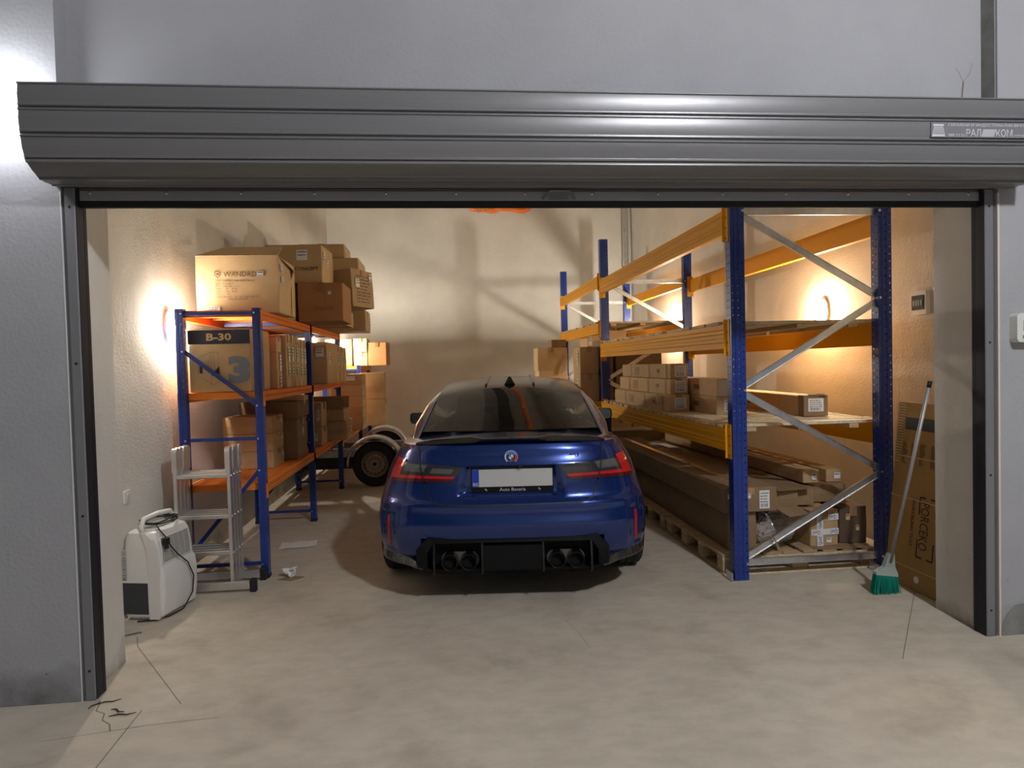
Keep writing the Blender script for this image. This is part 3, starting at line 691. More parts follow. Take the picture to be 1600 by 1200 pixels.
# the big open carton with the printed logo
def logo_carton():
    x0, x1, y0, y1, z0, z1 = -1.865, -1.255, 2.05, 2.60, T, 2.392
    o, fs = carton('large open carton printed WANDRD on the top left shelf, near end', x0, x1, y0, y1, z0, z1, m=M_KRAFT2, flaps=False, tape=False)
    w, d, h = x1-x0, y1-y0, z1-z0; F = fs['front']
    # long flaps standing half open
    fl_ = MB(); fl_.add([(-w/2, -d/2, h), (w/2, -d/2, h), (w/2-.04, -d/2+.33, h+.125), (-w/2+.12, -d/2+.33, h+.125)], [(0, 1, 2, 3)])
    f1 = fl_.build('flap', M_KRAFT2, o, fix=False); sd = f1.modifiers.new('thick', 'SOLIDIFY'); sd.thickness = .005; sd.offset = 0
    fl_ = MB(); fl_.add([(w/2, -d/2+.02, h), (w/2, d/2-.02, h-.03), (w/2+.03, d/2-.12, h-.13), (w/2+.034, .1, h-.06), (w/2+.02, -d/2+.14, h-.03)], [(0, 1, 2, 3, 4)])
    f1 = fl_.build('flap', M_KRAFT2, o, fix=False); sd = f1.modifiers.new('thick', 'SOLIDIFY'); sd.thickness = .005; sd.offset = 0
    pr = MB(); k = w/133.0                        # one picture pixel at this face
    X = lambda px: (px-304)*k-w/2
    Z = lambda py: (400-py)*(h/89.0)+h/2
    txt(pr, F, 'WANDRD', X(349), Z(432.5), h=8.2*k, wd=53*k, center=False)
    # shield with a mountain
    cx, cz, s = X(339.5), Z(428.5), 6.0*k
    sh_ = [(-.8, .75), (0, 1.0), (.8, .75), (.8, -.2), (.0, -1.1), (-.8, -.2)]
    for i in range(6):
        a, b = sh_[i], sh_[(i+1) % 6]; pr.add([F.p(cx+q[0]*s*g, cz+q[1]*s*g, .0012) for q, g in ((a, 1), (b, 1), (b, .78), (a, .78))], [(0, 1, 2, 3)])
    pr.add([F.p(cx+a*s, cz+b*s, .0012) for a, b in ((-.45, -.15), (-.15, .3), (.05, .1), (.2, .35), (.45, -.15))], [(0, 1, 2, 3, 4)])
    for i, l in enumerate(('ITEM : CAMERA CUBE ESSENTIAL V2', 'SKU  : CCE BK-2', 'PO   : 338-326 -------', 'NW  :   37    KGS', 'GW  :  15.5   KGS', 'QTY  :    20', 'CARTON NO :   9    OF CARTONS 25', 'MADE IN VIETNAM')):
        wd = (62, 28, 38, 34, 34, 22, 68, 31)[i]*k; y = (438.5, 443, 447, 451, 455.2, 459.5, 463.5, 467.2)[i]
        txt(pr, F, l, X(336 if i < 7 else 356), Z(y+1.6), h=2.9*k, wd=wd, center=False)
    pr.build('printing', M_INKB, o, fix=False)
    sticker(o, F, X(408), Z(428.5), 10*k, 9*k, 1, True); sticker(o, F, X(331.5), Z(483), 21*k, 9*k, 2, False)
    G = fs['right']; sticker(o, G, -d*.36, h*.30, .075, .06, 2, True); sticker(o, G, -d*.34, h*.10, .075, .05, 2, True)
    yt = MB(); slab(yt, G, .12, .15, -h*.47, .02, 0, .0012); yt.build('yellow_tape', mat('yellow_tape', (.85, .68, .03), .4), o)
logo_carton()
o, fs = carton('tall carton printed CONCEPT stacked on the top left shelf', -1.62, -1.105, 3.12, 3.62, 2.318, 2.672, rz=R(-2), tape=False, stickers=(('front', .08, .08, .10, .095, 2, False), ('right', -.17, .08, .06, .09, 2, True), ('right', -.02, .02, .06, .09, 2, True)))
pr = MB(); txt(pr, fs['front'], 'CONCEPT', .12, -.045, h=.032, wd=.215, bold=.004); pr.build('printing', M_INK, o, fix=False)
o, fs = carton('reddish brown carton overhanging the top left shelf under the tall one', -1.33, -.925, 3.06, 3.60, T, 2.312, m=M_KRAFT3, tapem=M_TAPEB, stickers=(('front', .085, .085, .028, .032, 1, False),), seam=.045)
mb = MB(); slab(mb, fs['front'], -.06, .12, -.075, -.045, .0013, .0022); mb.build('tape', M_TAPEB, o)
carton('carton lying behind the reddish one on the top left shelf', -1.84, -1.36, 2.66, 3.48, T, 2.30, flaps=True)
carton('topmost carton at the back of the top left shelf', -1.58, -1.085, 4.35, 4.85, 2.745, 2.905, stickers=(('right', -.15, 0, .05, .08, 2, True),))
carton('flat carton under the topmost one on the left shelf', -1.55, -.93, 4.3, 4.95, 2.545, 2.742)
carton('carton below the flat one on the left shelf', -1.8, -1.0, 4.28, 4.95, T+.26, 2.543, m=M_KRAFT)
# tilted printed carton that leans out
o, fs = carton('printed carton turned outwards, leaning off the top left shelf', -1.27, -.80, 3.70, 4.12, 2.135, 2.52, rz=R(-24), tilt=(0, R(-3)))
pr = MB()
for i in range(9):
    a0 = -.13; rg = random.Random(i)
    for k in range(3): a1 = a0+rg.uniform(.04, .09); slab(pr, fs['right'], a0, a1, .12-i*.033, .127-i*.033, 0, .0010); a0 = a1+.02
pr.build('printing', M_INK, o); sticker(o, fs['right'], -.11, .05, .075, .085, 2, False); sticker(o, fs['right'], .15, .13, .05, .075, 1, True)
carton('carton under the leaning printed one on the left shelf', -1.72, -.99, 3.72, 4.2, T, 2.118)
carton('olive brown carton at the end of the top left shelf, overhanging', -1.45, -.925, 4.80, 5.28, T, 2.205, stickers=(('right', .0, 0, .05, .12, 2, True),))
# ---- left shelving, middle deck
T = LV[1]+.002
o, fs = carton('large carton printed B-30 on the middle left shelf', -1.845, -1.412, 1.80, 2.32, T, 1.825, m=M_KRAFT, tape=False)
w_, h_ = .433, .465; F = fs['front']; mb = MB(); slab(mb, F, -w_/2, w_/2, h_*.255, h_*.475, 0, .0008); band = mb.build('dark_band', mat('band', (.022, .024, .035), .6), o)
pr = MB(); txt(pr, F, 'B-30', -.0, h_*.365, h=.055, wd=.175, e=.0016, bold=.035); pr.build('lettering', M_KRAFT2, band, fix=False)
pr = MB(); txt(pr, F, '3', .135, -.07, h=.20, wd=.155, e=.0009, bold=.06); pr.build('numeral', mat('grey_blue', (.20, .22, .24), .8), o, fix=False)
pr = MB()
def ln(a, b, t=.0016): # thin printed line
    a = Vector(a); b = Vector(b); d = (b-a).normalized(); n = Vector((-d.y, d.x))*t/2
    pr.add([F.p(p.x, p.y, .0011) for p in (a-n, b-n, b+n, a+n)], [(0, 1, 2, 3)])
for P in ([(-.15, .02), (-.06, .06), (-.06, -.17), (-.15, -.11), (-.15, .02)], [(-.06, .06), (-.01, .06), (.0, -.15), (-.055, -.18), (-.06, -.17)], [(-.08, .01), (-.08, -.09), (-.03, -.09)], [(-.045, .05), (-.03, -.1)]):
    for a, b in zip(P, P[1:]): ln(a, b)
pr.add([F.p(a, b, .0011) for a, b in ((-.142, -.03), (-.122, -.03), (-.122, -.095), (-.142, -.09))], [(0, 1, 2, 3)])
pr.add([F.p(a, b, .0011) for a, b in ((-.06, -.11), (-.005, -.04), (-.005, -.10), (-.03, -.115))], [(0, 1, 2, 3)])
pr.build('case_drawing', M_INK, o, fix=False)
spec = [(2.36, 2.50, .30, -1.36, 'short bundle of'), (2.51, 2.58, .45, -1.40, 'plain brown'), (2.59, 2.72, .455, -1.34, 'tall labelled'), (2.735, 2.90, .455, -1.345, 'tall plain'), (2.915, 3.05, .45, -1.34, 'label-covered'), (3.07, 3.20, .43, -1.335, 'narrow printed'), (3.22, 3.36, .43, -1.335, 'last narrow')]
for i, (a, b, h, x, wd) in enumerate(spec):
    lab = ['short shrink-wrapped carton beside the blue post on the middle left shelf', 'plain brown carton second in the row of upright cartons, middle left shelf', 'tall labelled carton third in the row of upright cartons, middle left shelf', 'tall carton fourth in the row of upright cartons, middle left shelf', 'carton with torn labels fifth in the row, middle left shelf', 'narrow printed carton sixth in the row, middle left shelf', 'narrow carton last in the row, against the second blue post'][i]
    st = () if i == 1 else (('right', 0, .06, .055, .13, 3, False), ('right', .0, -.08, .05, .09, 2, True))
    carton(lab, x-.44, x, a, b, T, T+h, m=(M_KRAFT2, M_KRAFT3, M_KRAFT2, M_KRAFT, M_KRAFT2, M_KRAFT2, M_KRAFT2)[i], stickers=st, flaps=False, group='upright cartons on the middle left shelf')
carton('pale carton lying on the short shrink-wrapped one, middle left shelf', -1.75, -1.36, 2.36, 2.49, T+.302, T+.42, m=M_KRAFT2, flaps=False)
carton('square carton with a white label behind the second blue post, middle left shelf', -1.80, -1.235, 3.92, 4.55, T, T+.44, stickers=(('front', .21, .11, .085, .09, 2, False), ('right', -.2, .05, .05, .14, 3, False)))
for i in range(3):
    carton('%s narrow upright carton near the third blue post, middle left shelf' % ('first', 'second', 'third')[i], -1.76, -1.24+.01*i, 4.58+.2*i, 4.76+.2*i, T, T+.43-.012*i, m=M_KRAFT2, flaps=False, stickers=(('right', 0, .05, .05, .16, 3, False),), group='narrow cartons by the third post')
# ---- left shelving, lower deck
T = LV[0]+.002
for i in range(3):
    carton('%s of three cartons stacked at the near end of the lower left shelf' % ('lowest', 'middle', 'topmost')[i], -1.852, -1.455, 2.50, 2.86, T+i*.146, T+i*.146+.144, flaps=(i == 2), stickers=(('right', .1, .03, .05, .05, 1, False),), group='three stacked cartons on the lower left shelf')
carton('big brown carton behind the stack of three on the lower left shelf', -1.85, -1.365, 3.02, 3.42, T, 1.075, m=M_KRAFTD, stickers=(('right', 0, .05, .06, .07, 2, True),), tapem=M_TAPEB)
carton('dark brown carton on the big one, lower left shelf', -1.86, -1.345, 2.98, 3.46, 1.077, 1.23, m=M_KRAFTD)
carton('slim carton wedged under the middle left shelf', -1.8, -1.30, 3.05, 3.22, 1.232, 1.278, m=M_KRAFT, flaps=False, tape=False)
carton('carton standing just past the second blue post, lower left shelf', -1.70, -1.335, 4.02, 4.35, T, T+.20, stickers=(('front', .12, 0, .05, .09, 3, False),))
carton('carton on top of the one past the second blue post, lower left shelf', -1.70, -1.335, 4.05, 4.35, T+.202, T+.46, stickers=(('front', .15, .0, .03, .12, 3, False),))
carton('flat carton with a pale end on the lower left shelf', -1.66, -1.15, 4.55, 5.0, T, T+.11, m=M_KRAFT, stickers=(('right', 0, 0, .3, .09, 2, False, M_KRAFT2),))
carton('second flat carton with a pale end on the lower left shelf', -1.66, -1.145, 4.52, 4.98, T+.112, T+.225, stickers=(('right', 0, 0, .3, .09, 2, False, M_KRAFT2),))
# open carton with a raised flap
o, fs = carton('open carton with one flap up on the lower left shelf', -1.64, -1.17, 4.50, 4.95, T+.228, T+.36, flaps=False, tape=False, m=M_KRAFT)
MB().box(-.235, .235, .222, .228, .13, .27).build('flap', M_KRAFT, o); MB().box(-.237, -.230, -.22, .22, .13, .25).build('flap', M_KRAFT, o)
MB().box(.0, .23, -.228, -.222, .128, .26).build('flap', M_KRAFTD, o)
T = .642
for i in range(5):
    carton('%s of the column of five cartons on the far lower left shelf' % ('lowest', 'second', 'third', 'fourth', 'topmost')[i], -1.62, -1.19, 6.35, 6.85, T+i*.16, T+i*.16+.158, m=M_KRAFT, flaps=(i == 4), tape=(i == 4), stickers=(('front', .07, .02, .11, .06, 2, False),) if i == 4 else (('right', -.18, 0, .07, .11, 2, False),), group='column of cartons on the far lower left shelf')
for i in range(2):
    carton('%s of two large cartons sticking out at the far left shelf end' % ('lower', 'upper')[i], -1.30, -.93, 7.05, 7.28, T+.405*i+.002*i, T+.405*(i+1), m=M_KRAFT, stickers=(('right', .05, -.05, .04, .12, 2, False),), flaps=(i == 1), group='two large cartons at the far shelf end')
T = 1.562
carton('shrink-wrapped bundle of cartons on the top of the far left shelf', -1.86, -1.45, 7.40, 7.72, T, T+.42, m=M_KRAFTD)
for i in range(2): carton('%s of two bright cartons under the overhanging one at the far left' % ('lower', 'upper')[i], -1.425, -1.215, 7.38+.02*(1-i), 7.8, T+i*.215, T+i*.215+.213, m=M_KRAFT2, stickers=(('right', -.1, 0, .05, .12, 3, False),), flaps=False)
carton('square carton at the very end of the far left shelf with a taped band', -1.19, -.905, 7.38, 7.74, T, T+.36, rz=R(-4), m=M_KRAFT3, tapem=M_TAPEB)
# ---- right rack, low beams
T = 1.056
G3 = 'long labelled cartons on the low amber beams'
for i, (z0, x0, x1, y0, rz) in enumerate(((T, 1.955, 2.145, 2.50, 1.0), (T+.15, 2.02, 2.185, 2.60, .3), (T+.293, 2.03, 2.19, 2.60, -.3))):
    o, fs = carton('%s of three long cartons stacked beside the car on the low rack deck' % ('bottom', 'middle', 'top')[i], x0, x1, y0, y0+1.75-.05*i, z0, z0+(.148, .138, .133)[i], rz=R(rz), m=M_KRAFT2, flaps=False, stickers=(('front', .01, -.0, .105, .10, 4, True),), group=G3)
    pr = MB(); L_ = fs['left']
    for j in range(3):
        for k in range(5): slab(pr, L_, -.05+j*.06-.25, -.05+j*.06-.21, .03-k*.018, .036-k*.018, 0, .0008)
    for k in range(3): slab(pr, L_, .45, .53, .01-k*.012, .017-k*.012, 0, .0008)
    pr.build('printing', M_INKB, o); sp_ = MB()
    for a in (-.45, .2, .72): slab(sp_, L_, a, a+.012, -.07, .066, 0, .0015)
    sp_.build('strapping', M_TAPE, o)
for i in range(2):
    o, fs = carton('%s of two long cartons in the middle of the low rack deck' % ('lower', 'upper')[i], 2.212, 2.395, 2.03-.02*i, 3.6, T+i*.148, T+i*.148+.146, m=M_KRAFT2, flaps=False, tape=False, stickers=(('front', .03 if i == 0 else .02, 0, .12, .10, 4, True),) if i == 0 else (), group='two long cartons mid deck')
    if i: mb = MB(); slab(mb, fs['front'], -.09, .09, -.065, .066, 0, .0015); mb.build('pale_end', mat('pale_card', (.60, .56, .50), .7), o)
    pr = MB()
    for k in range(3): slab(pr, fs['left'], .3, .42, .01-k*.014, .018-k*.014, 0, .0008)
    pr.build('printing', M_INKB, o)
o, fs = carton('single long carton with a torn wrapped end on the low rack deck by the wall', 2.76, 2.945, 1.60, 3.15, T, T+.155, rz=R(-3), m=M_KRAFT, flaps=False, tape=False, stickers=(('front', .0, .01, .12, .10, 4, True, None, 0, .0085),))
mb = MB(); mb.box(-.094, .094, -.79, -.70, .002, .160); mb.build('end_cap', M_KRAFTD, o)
for k, (a, b, c_) in enumerate(((-.05, .02, .02), (.02, .05, .03), (.05, .08, .015))): MB().box(a, b, -.80-k*.01, -.77, .158, .162+c_*.3).build('torn_edge', M_KRAFTD, o)
for i in range(4):
    slab(pr := MB(), fs['left'], -.25-i*.12, -.20-i*.12, -.03, .03, 0, .0008); pr.build('printing', M_INKB, o)
# ---- right rack, floor level: long flat-pack cartons on the pallets
P0 = .1435
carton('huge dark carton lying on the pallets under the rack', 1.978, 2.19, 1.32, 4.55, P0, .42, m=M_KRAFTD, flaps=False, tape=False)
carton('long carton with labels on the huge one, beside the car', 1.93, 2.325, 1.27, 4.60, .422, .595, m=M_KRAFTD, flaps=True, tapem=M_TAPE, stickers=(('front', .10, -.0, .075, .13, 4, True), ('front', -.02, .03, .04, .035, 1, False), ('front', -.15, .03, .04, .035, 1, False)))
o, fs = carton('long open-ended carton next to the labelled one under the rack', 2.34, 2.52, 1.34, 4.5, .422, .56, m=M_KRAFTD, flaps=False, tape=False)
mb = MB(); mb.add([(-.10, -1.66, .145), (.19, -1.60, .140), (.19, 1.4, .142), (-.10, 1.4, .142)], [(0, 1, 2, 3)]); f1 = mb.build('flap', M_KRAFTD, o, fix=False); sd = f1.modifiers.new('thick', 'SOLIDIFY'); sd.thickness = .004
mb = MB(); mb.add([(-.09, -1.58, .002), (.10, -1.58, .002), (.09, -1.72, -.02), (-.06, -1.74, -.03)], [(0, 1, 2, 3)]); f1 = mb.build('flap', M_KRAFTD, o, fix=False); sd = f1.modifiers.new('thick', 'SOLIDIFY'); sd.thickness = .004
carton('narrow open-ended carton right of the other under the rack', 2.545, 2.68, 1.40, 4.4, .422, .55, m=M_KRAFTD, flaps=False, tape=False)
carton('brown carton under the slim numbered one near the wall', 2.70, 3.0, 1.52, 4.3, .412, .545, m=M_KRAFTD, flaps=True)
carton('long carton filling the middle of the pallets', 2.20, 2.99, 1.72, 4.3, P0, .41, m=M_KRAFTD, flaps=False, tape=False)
carton('slim long carton numbered 2 on top of the pile under the rack', 2.60, 2.725, 1.46, 4.4, .572, .668, rz=R(1.2), m=M_KRAFT, flaps=False, stickers=(('front', .02, 0, .04, .05, 1, False),), tape=False)
carton('slim long carton numbered 44 on the pile next to the wall', 2.86, 2.985, 1.58, 4.4, .549, .645, rz=R(1.0), m=M_KRAFT, flaps=False, stickers=(('front', .02, 0, .05, .045, 1, False),), tape=False)
o, fs = carton('small carton bound with printed white tape under the rack', 2.575, 2.795, 1.30, 1.62, P0, .402, rz=R(4), m=M_KRAFT)
mb = MB(); F = fs['front']; slab(mb, F, -.065, -.015, -.128, .128, 0, .001); slab(mb, F, -.015, .108, .055, .10, 0, .001); slab(mb, F, -.11, .108, -.05, -.005, .0011, .002); tp = mb.build('printed_tape', M_PAPER, o)
pr = MB(); MI = mat('ink_blue', (.03, .05, .30), .6)
for a, b, r_ in ((.06, .078, math.pi), (.07, -.028, math.pi), (-.07, -.028, math.pi)): txt(pr, F, 'QuaS', a, b, h=.03, wd=.06, e=.0026, rot=r_)
for b in (.09, .03, -.09): txt(pr, F, 'QuaS', -.04, b, h=.03, wd=.06, e=.0026, rot=math.pi/2)
pr.build('lettering', MI, tp, fix=False); sticker(o, F, .03, -.09, .04, .035, 1, False)
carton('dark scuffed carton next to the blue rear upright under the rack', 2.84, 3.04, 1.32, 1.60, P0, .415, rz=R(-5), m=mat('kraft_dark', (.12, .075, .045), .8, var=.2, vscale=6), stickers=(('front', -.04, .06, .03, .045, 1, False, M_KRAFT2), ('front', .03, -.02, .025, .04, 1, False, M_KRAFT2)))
# crumpled clear stretch film with brown card inside
def film():
    o = thing('stretch_film_bundle', 'crumpled clear plastic film around brown cardboard under the rack', 'plastic film', (2.385, 1.50, P0+.003))
    rg = random.Random(5); rows = []; NA, NZ = 40, 18
    for i in range(NZ+1):
        t = i/NZ; rows.append([]); sc = .78+.30*math.sin(math.pi*min(1, t*1.02+.14))
        if t > .93: sc *= .72
        for j in range(NA):
            a = 2*math.pi*j/NA; r = 1+.07*math.sin(3*a+4*t)+.05*math.sin(7*a-9*t)+rg.uniform(-.075, .075)
            rows[-1].append((.15*r*sc*math.copysign(abs(math.cos(a))**.7, math.cos(a)), .110*r*sc*math.copysign(abs(math.sin(a))**.7, math.sin(a)), max(.001, .235*t+rg.uniform(-.009, .009)+(.04*math.cos(a)*t if math.cos(a) < 0 else 0))))
    mb = MB().grid(rows, close=True); mb.f.append(tuple(range(NZ*NA, (NZ+1)*NA))); mb.m.append(0)
    wrapm = mat('film', (.85, .84, .82), .06, alpha=.36, coat=1)
    mb.build('film', wrapm, o)
    MB().cbox(-.15, .13, -.06, .08, .004, .17, .01).build('cardboard', M_KRAFTD, o)
film()
o = thing('cardboard_sheet', 'torn flat cardboard sheet on the near pallet', 'cardboard', (2.75, 1.25, P0))
MB().add([(-.18, -.03, .001), (.20, -.05, .003), (.23, .05, .002), (-.16, .06, .002)], [(0, 1, 2, 3)]).build('sheet', M_KRAFTD, o, fix=False).modifiers.new('t', 'SOLIDIFY').thickness = .004
o = thing('cardboard_strip', 'bent strip of card hooked over the lowest brace', 'cardboard', (2.165, 1.088, .255))
mb = MB().grid([[(-.05, -.015, .03), (-.02, -.02, .045), (.03, -.02, .035), (.06, -.03, -.08)], [(-.05, -.006, .02), (-.02, -.006, .035), (.035, -.006, .025), (.085, -.03, -.075)]]); mb.build('card', M_KRAFTD, o, fix=False).modifiers.new('t', 'SOLIDIFY').thickness = .004
# ---- right rack, far bay
T = 1.0275
G2 = 'cartons in the far bay of the pallet rack'
for i in range(2):
    carton('%s carton of the pair next to the second upright in the far bay' % ('lower', 'upper')[i], 1.69, 1.93, 4.98, 5.42, T+i*.345, T+i*.345+.343, m=M_KRAFT, stickers=(('left', .1, .02, .05, .2, 3, False),), flaps=(i == 1), group=G2)
    carton('%s of two narrow cartons right behind the second upright' % ('lower', 'upper')[i], 1.945, 2.10, 4.93, 5.40, T+i*.385, T+i*.385+.383, m=M_KRAFTD, stickers=(('front', -.02, .05, .05, .18, 3, False),), flaps=False, group=G2)
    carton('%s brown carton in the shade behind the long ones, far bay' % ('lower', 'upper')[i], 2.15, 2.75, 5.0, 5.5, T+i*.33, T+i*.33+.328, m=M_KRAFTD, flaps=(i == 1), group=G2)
carton('bright carton high in the far bay under the upper beam', 1.99, 2.55, 5.9, 6.4, 1.72, 1.962, m=M_KRAFT2, stickers=(('front', -.24, 0, .05, .16, 3, False),))
carton('carton stacked under the bright one in the far bay', 1.99, 2.55, 5.9, 6.4, 1.40, 1.718, m=M_KRAFT)
carton('carton at the bottom of the far bay stack under the bright one', 1.99, 2.55, 5.9, 6.4, 1.026, 1.398, m=M_KRAFT)
for i in range(5):
    x0 = 1.425 if i == 4 else 1.44
    carton('%s carton of the floor stack behind the car roof' % ('lowest', 'second', 'third', 'fourth', 'top brightly lit')[i], x0, 1.885, 6.9, 7.36, .002+i*.353, .002+i*.353+.351, m=M_KRAFT2, flaps=(i == 4), tape=(i == 4), stickers=(('left', .1, 0, .06, .12, 2, False),), group='floor stack behind the car')
carton('flat dark carton on top of the floor stack behind the car', 1.66, 1.89, 7.0, 7.3, 1.778, 1.89, m=M_KRAFTD)
o = thing('card_strip', 'bent loose strip of card against the lit floor stack', 'cardboard', (1.83, 6.885, 1.49))
MB().add([(.0, -.005, .16), (.06, -.006, .165), (.03, -.012, .0), (-.03, -.01, .005), (-.03, -.006, -.13), (-.09, -.006, -.125)], [(0, 1, 2, 3), (3, 2, 4, 5)]).build('card', M_KRAFT, o, fix=False).modifiers.new('t', 'SOLIDIFY').thickness = .004
for i in range(3):
    for j in range(2):
        carton('%s carton in the %s floor stack of the far bay' % (('lowest', 'second', 'third')[i], ('left', 'right')[j]), 2.20+.31*j, 2.48+.31*j, 5.5, 5.95, .002+i*.255, .002+i*.255+.253, m=M_KRAFT2, flaps=(i == 2), tape=(i == 2), group='floor stacks of the far bay')
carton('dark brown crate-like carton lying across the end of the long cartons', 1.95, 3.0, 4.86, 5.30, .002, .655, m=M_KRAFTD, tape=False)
# torn plastic hanging from the labelled cartons
o = thing('plastic_shred', 'shred of clear plastic hanging off the stacked long cartons', 'plastic film', (1.975, 2.70, 1.19), R(-90))
rg = random.Random(3); mb = MB().grid([[(-.055+.02*k+rg.uniform(-.006, .006), -.035-.012*(k % 2)+rg.uniform(-.006, .006), .10-.035*i+rg.uniform(-.005, .005)) for k in range(4)] for i in range(6)]); mb.build('shred', MATS['film'], o, smooth=True, fix=False)
# ------------------------------------------------------------------ things on the floor, left
# dehumidifier
dh = thing('dehumidifier', 'white portable dehumidifier on the floor by the left pier with its cord coiled on top', 'dehumidifier', (-1.835, 1.175, 0), R(-13)); dh.scale = (1, .90, 1.0)
def lvl(z, x0, x1, y0, y1, r, n=5): return [(a, b, z) for a, b in rr(x0, x1, y0, y1, r, n)]
rows = [lvl(.012, -.105, .105, -.19, .19, .03), lvl(.03, -.12, .125, -.205, .205, .035), lvl(.12, -.12, .14, -.207, .207, .04), lvl(.25, -.12, .143, -.207, .207, .04), lvl(.315, -.12, .135, -.205, .205, .04), lvl(.335, -.12, .118, -.205, .205, .04),
        lvl(.42, -.12, .112, -.203, .203, .04), lvl(.50, -.115, .10, -.20, .20, .045), lvl(.535, -.105, .085, -.19, .19, .045), lvl(.55, -.085, .06, -.165, .165, .04)]
mb = MB().grid(rows, close=True); n = len(rows[0]); mb.f += [tuple(range(n))[::-1], tuple(range((len(rows)-1)*n, len(rows)*n))]; mb.m += [0, 0]
mb.build('body', M_WHITE, dh, smooth=35)
# raised ridge round the grille and the grille bars themselves
gx = lambda z: smooth([(.335, .118), (.42, .112), (.50, .10)], z)
MB().grid([[(gx(z)+.0015, y, z) for y in (-.145, 0, .145)] for z in (.345, .38, .42, .46, .492)]).build('grille_recess', mat('grille_dark', (.10, .085, .07), .6), dh, fix=False)
G = MB()
for i in range(17): z = .347+i*.0086; G.box(gx(z)+.0016, gx(z)+.005, -.145, .145, z, z+.0036)
for i in range(6): y = -.145+i*.0575; G.grid([[(gx(z)+.0052, y+q, z) for q in (0, .004)] for z in (.345, .39, .44, .492)])
G.build('grille', M_WHITE, dh, fix=False)
MB().tube([(gx(z)+.001, y, z) for y, z in ((-.152, .340), (.152, .340), (.152, .497), (-.152, .497), (-.152, .340))], .005, 6).build('grille_frame', M_WHITE, dh, smooth=True)
mb = MB(); mb.prism([(.05, .014), (.11, .014), (.12, .04), (.125, .31), (.11, .42), (.085, .5), (.04, .54), (.01, .54), (.045, .44), (.052, .30)], -.2085, -.19); mb.build('side_shell', M_WHITE, dh)
MB().box(-.118, .045, -.211, -.15, .045, .235).build('water_tank', mat('tank', (.035, .04, .045), .25, coat=.3), dh)
lou = MB()
for i in range(14): lou.box(-.118, -.095, -.2105, -.20, .26+i*.013, .267+i*.013)
lou.build('louvre', mat('louvre', (.45, .44, .42), .5), dh)
MB().box(-.119, .048, -.2095, -.2, .236, .248).build('tank_lip', M_WHITE, dh)
MB().prism(rr(-.06, .05, -.12, .12, .03), .548, .556, plane='xy').build('control_panel', mat('panel_grey', (.35, .36, .37), .25), dh)
hb = MB(); hb.tube([(.0, -.17, .535), (-.005, -.175, .575), (-.01, -.14, .612), (-.01, 0, .622), (-.01, .14, .612), (-.005, .175, .575), (0, .17, .535)], .016, 10); hb.build('handle', M_WHITE, dh, smooth=True)
cd = MB()
def coil(cx, cy, z, a, b, n, ph):
    return [(cx+a*math.cos(ph+2*math.pi*i/24)*(1+.1*math.sin(i*.9)), cy+b*math.sin(ph+2*math.pi*i/24), z+.006*math.sin(i*.8)+.0004*i) for i in range(n)]
cd.tube(coil(.0, .0, .572, .085, .15, 64, 0), .0045, 6)
cd.tube([(.06, -.12, .575), (.10, -.15, .55), (.128, -.13, .50), (.138, -.10, .44), (.15, -.05, .38), (.158, .05, .30), (.165, .10, .20), (.165, .08, .10), (.15, .0, .02), (.12, -.12, .008), (.06, -.2, .006), (-.02, -.225, .006)], .0045, 6)
cd.build('power_cord', M_BLACK, dh, smooth=True)
MB().box(.125, .150, -.165, -.125, .46, .50).cyl((.138, -.145, .46), (.14, -.145, .435), .014, n=10).build('plug', M_BLACK, dh, smooth=40)
mb = MB(); mb.box(-.13, -.02, -.25, -.22, .001, .006); tag(mb.build('metal_strip', M_GALV), 'short strip of metal on the floor at the dehumidifier foot', 'metal strip'); bpy.data.objects['metal_strip'].location = (-1.90, 1.02, 0); bpy.data.objects['metal_strip'].rotation_euler = (0, 0, R(30))

# folding ladder
ld = thing('folding_ladder', 'folded aluminium multi-joint ladder standing against the left shelving', 'ladder', (-1.665, 1.575, 0))
W2 = .175
stile = MB().cbox(-.012, .012, -.023, .023, 0, .93, .003).mesh('stile', M_ALU); rung = MB().cbox(-W2, W2, -.016, .016, -.014, .014, .004).box(-W2, W2, -.010, -.006, .014, .017).box(-W2, W2, -.002, .002, .014, .017).box(-W2, W2, .006, .010, .014, .017).mesh('rung', M_ALU)
hinge = MB().cyl((-.017, 0, 0), (.017, 0, 0), .034, n=18).prism([(-.03, -.13), (.03, -.13), (.034, 0), (-.034, 0)], -.016, .016, plane='yz').mesh('hinge', M_ALU, 40)
for k in range(4):
    y = -.096+k*.064
    for s in (-1, 1):
        put('stile', stile, ld, (s*W2, y, .035)); h = put('hinge', hinge, ld, (s*W2+s*(.002 if k % 2 else -.002), y, .965))
        for z in (.27, .52, .80): MB().cyl((s*(W2+.012), y, z), (s*(W2+.018), y, z), .010, n=10).build('rivet', M_STEEL, ld)
    for z in (.27, .52, .80): put('rung', rung, ld, (0, y, z))
for y in (-.125, .125):
    b = MB().cbox(-.27, .30, y-.013, y+.013, .02, .075, .003).build('stabiliser_bar', M_ALU, ld)
    for x0, x1 in ((-.31, -.265), (.295, .34)): MB().cbox(x0, x1, y-.022, y+.022, 0, .088, .006).build('rubber_foot', M_BLACK, b)

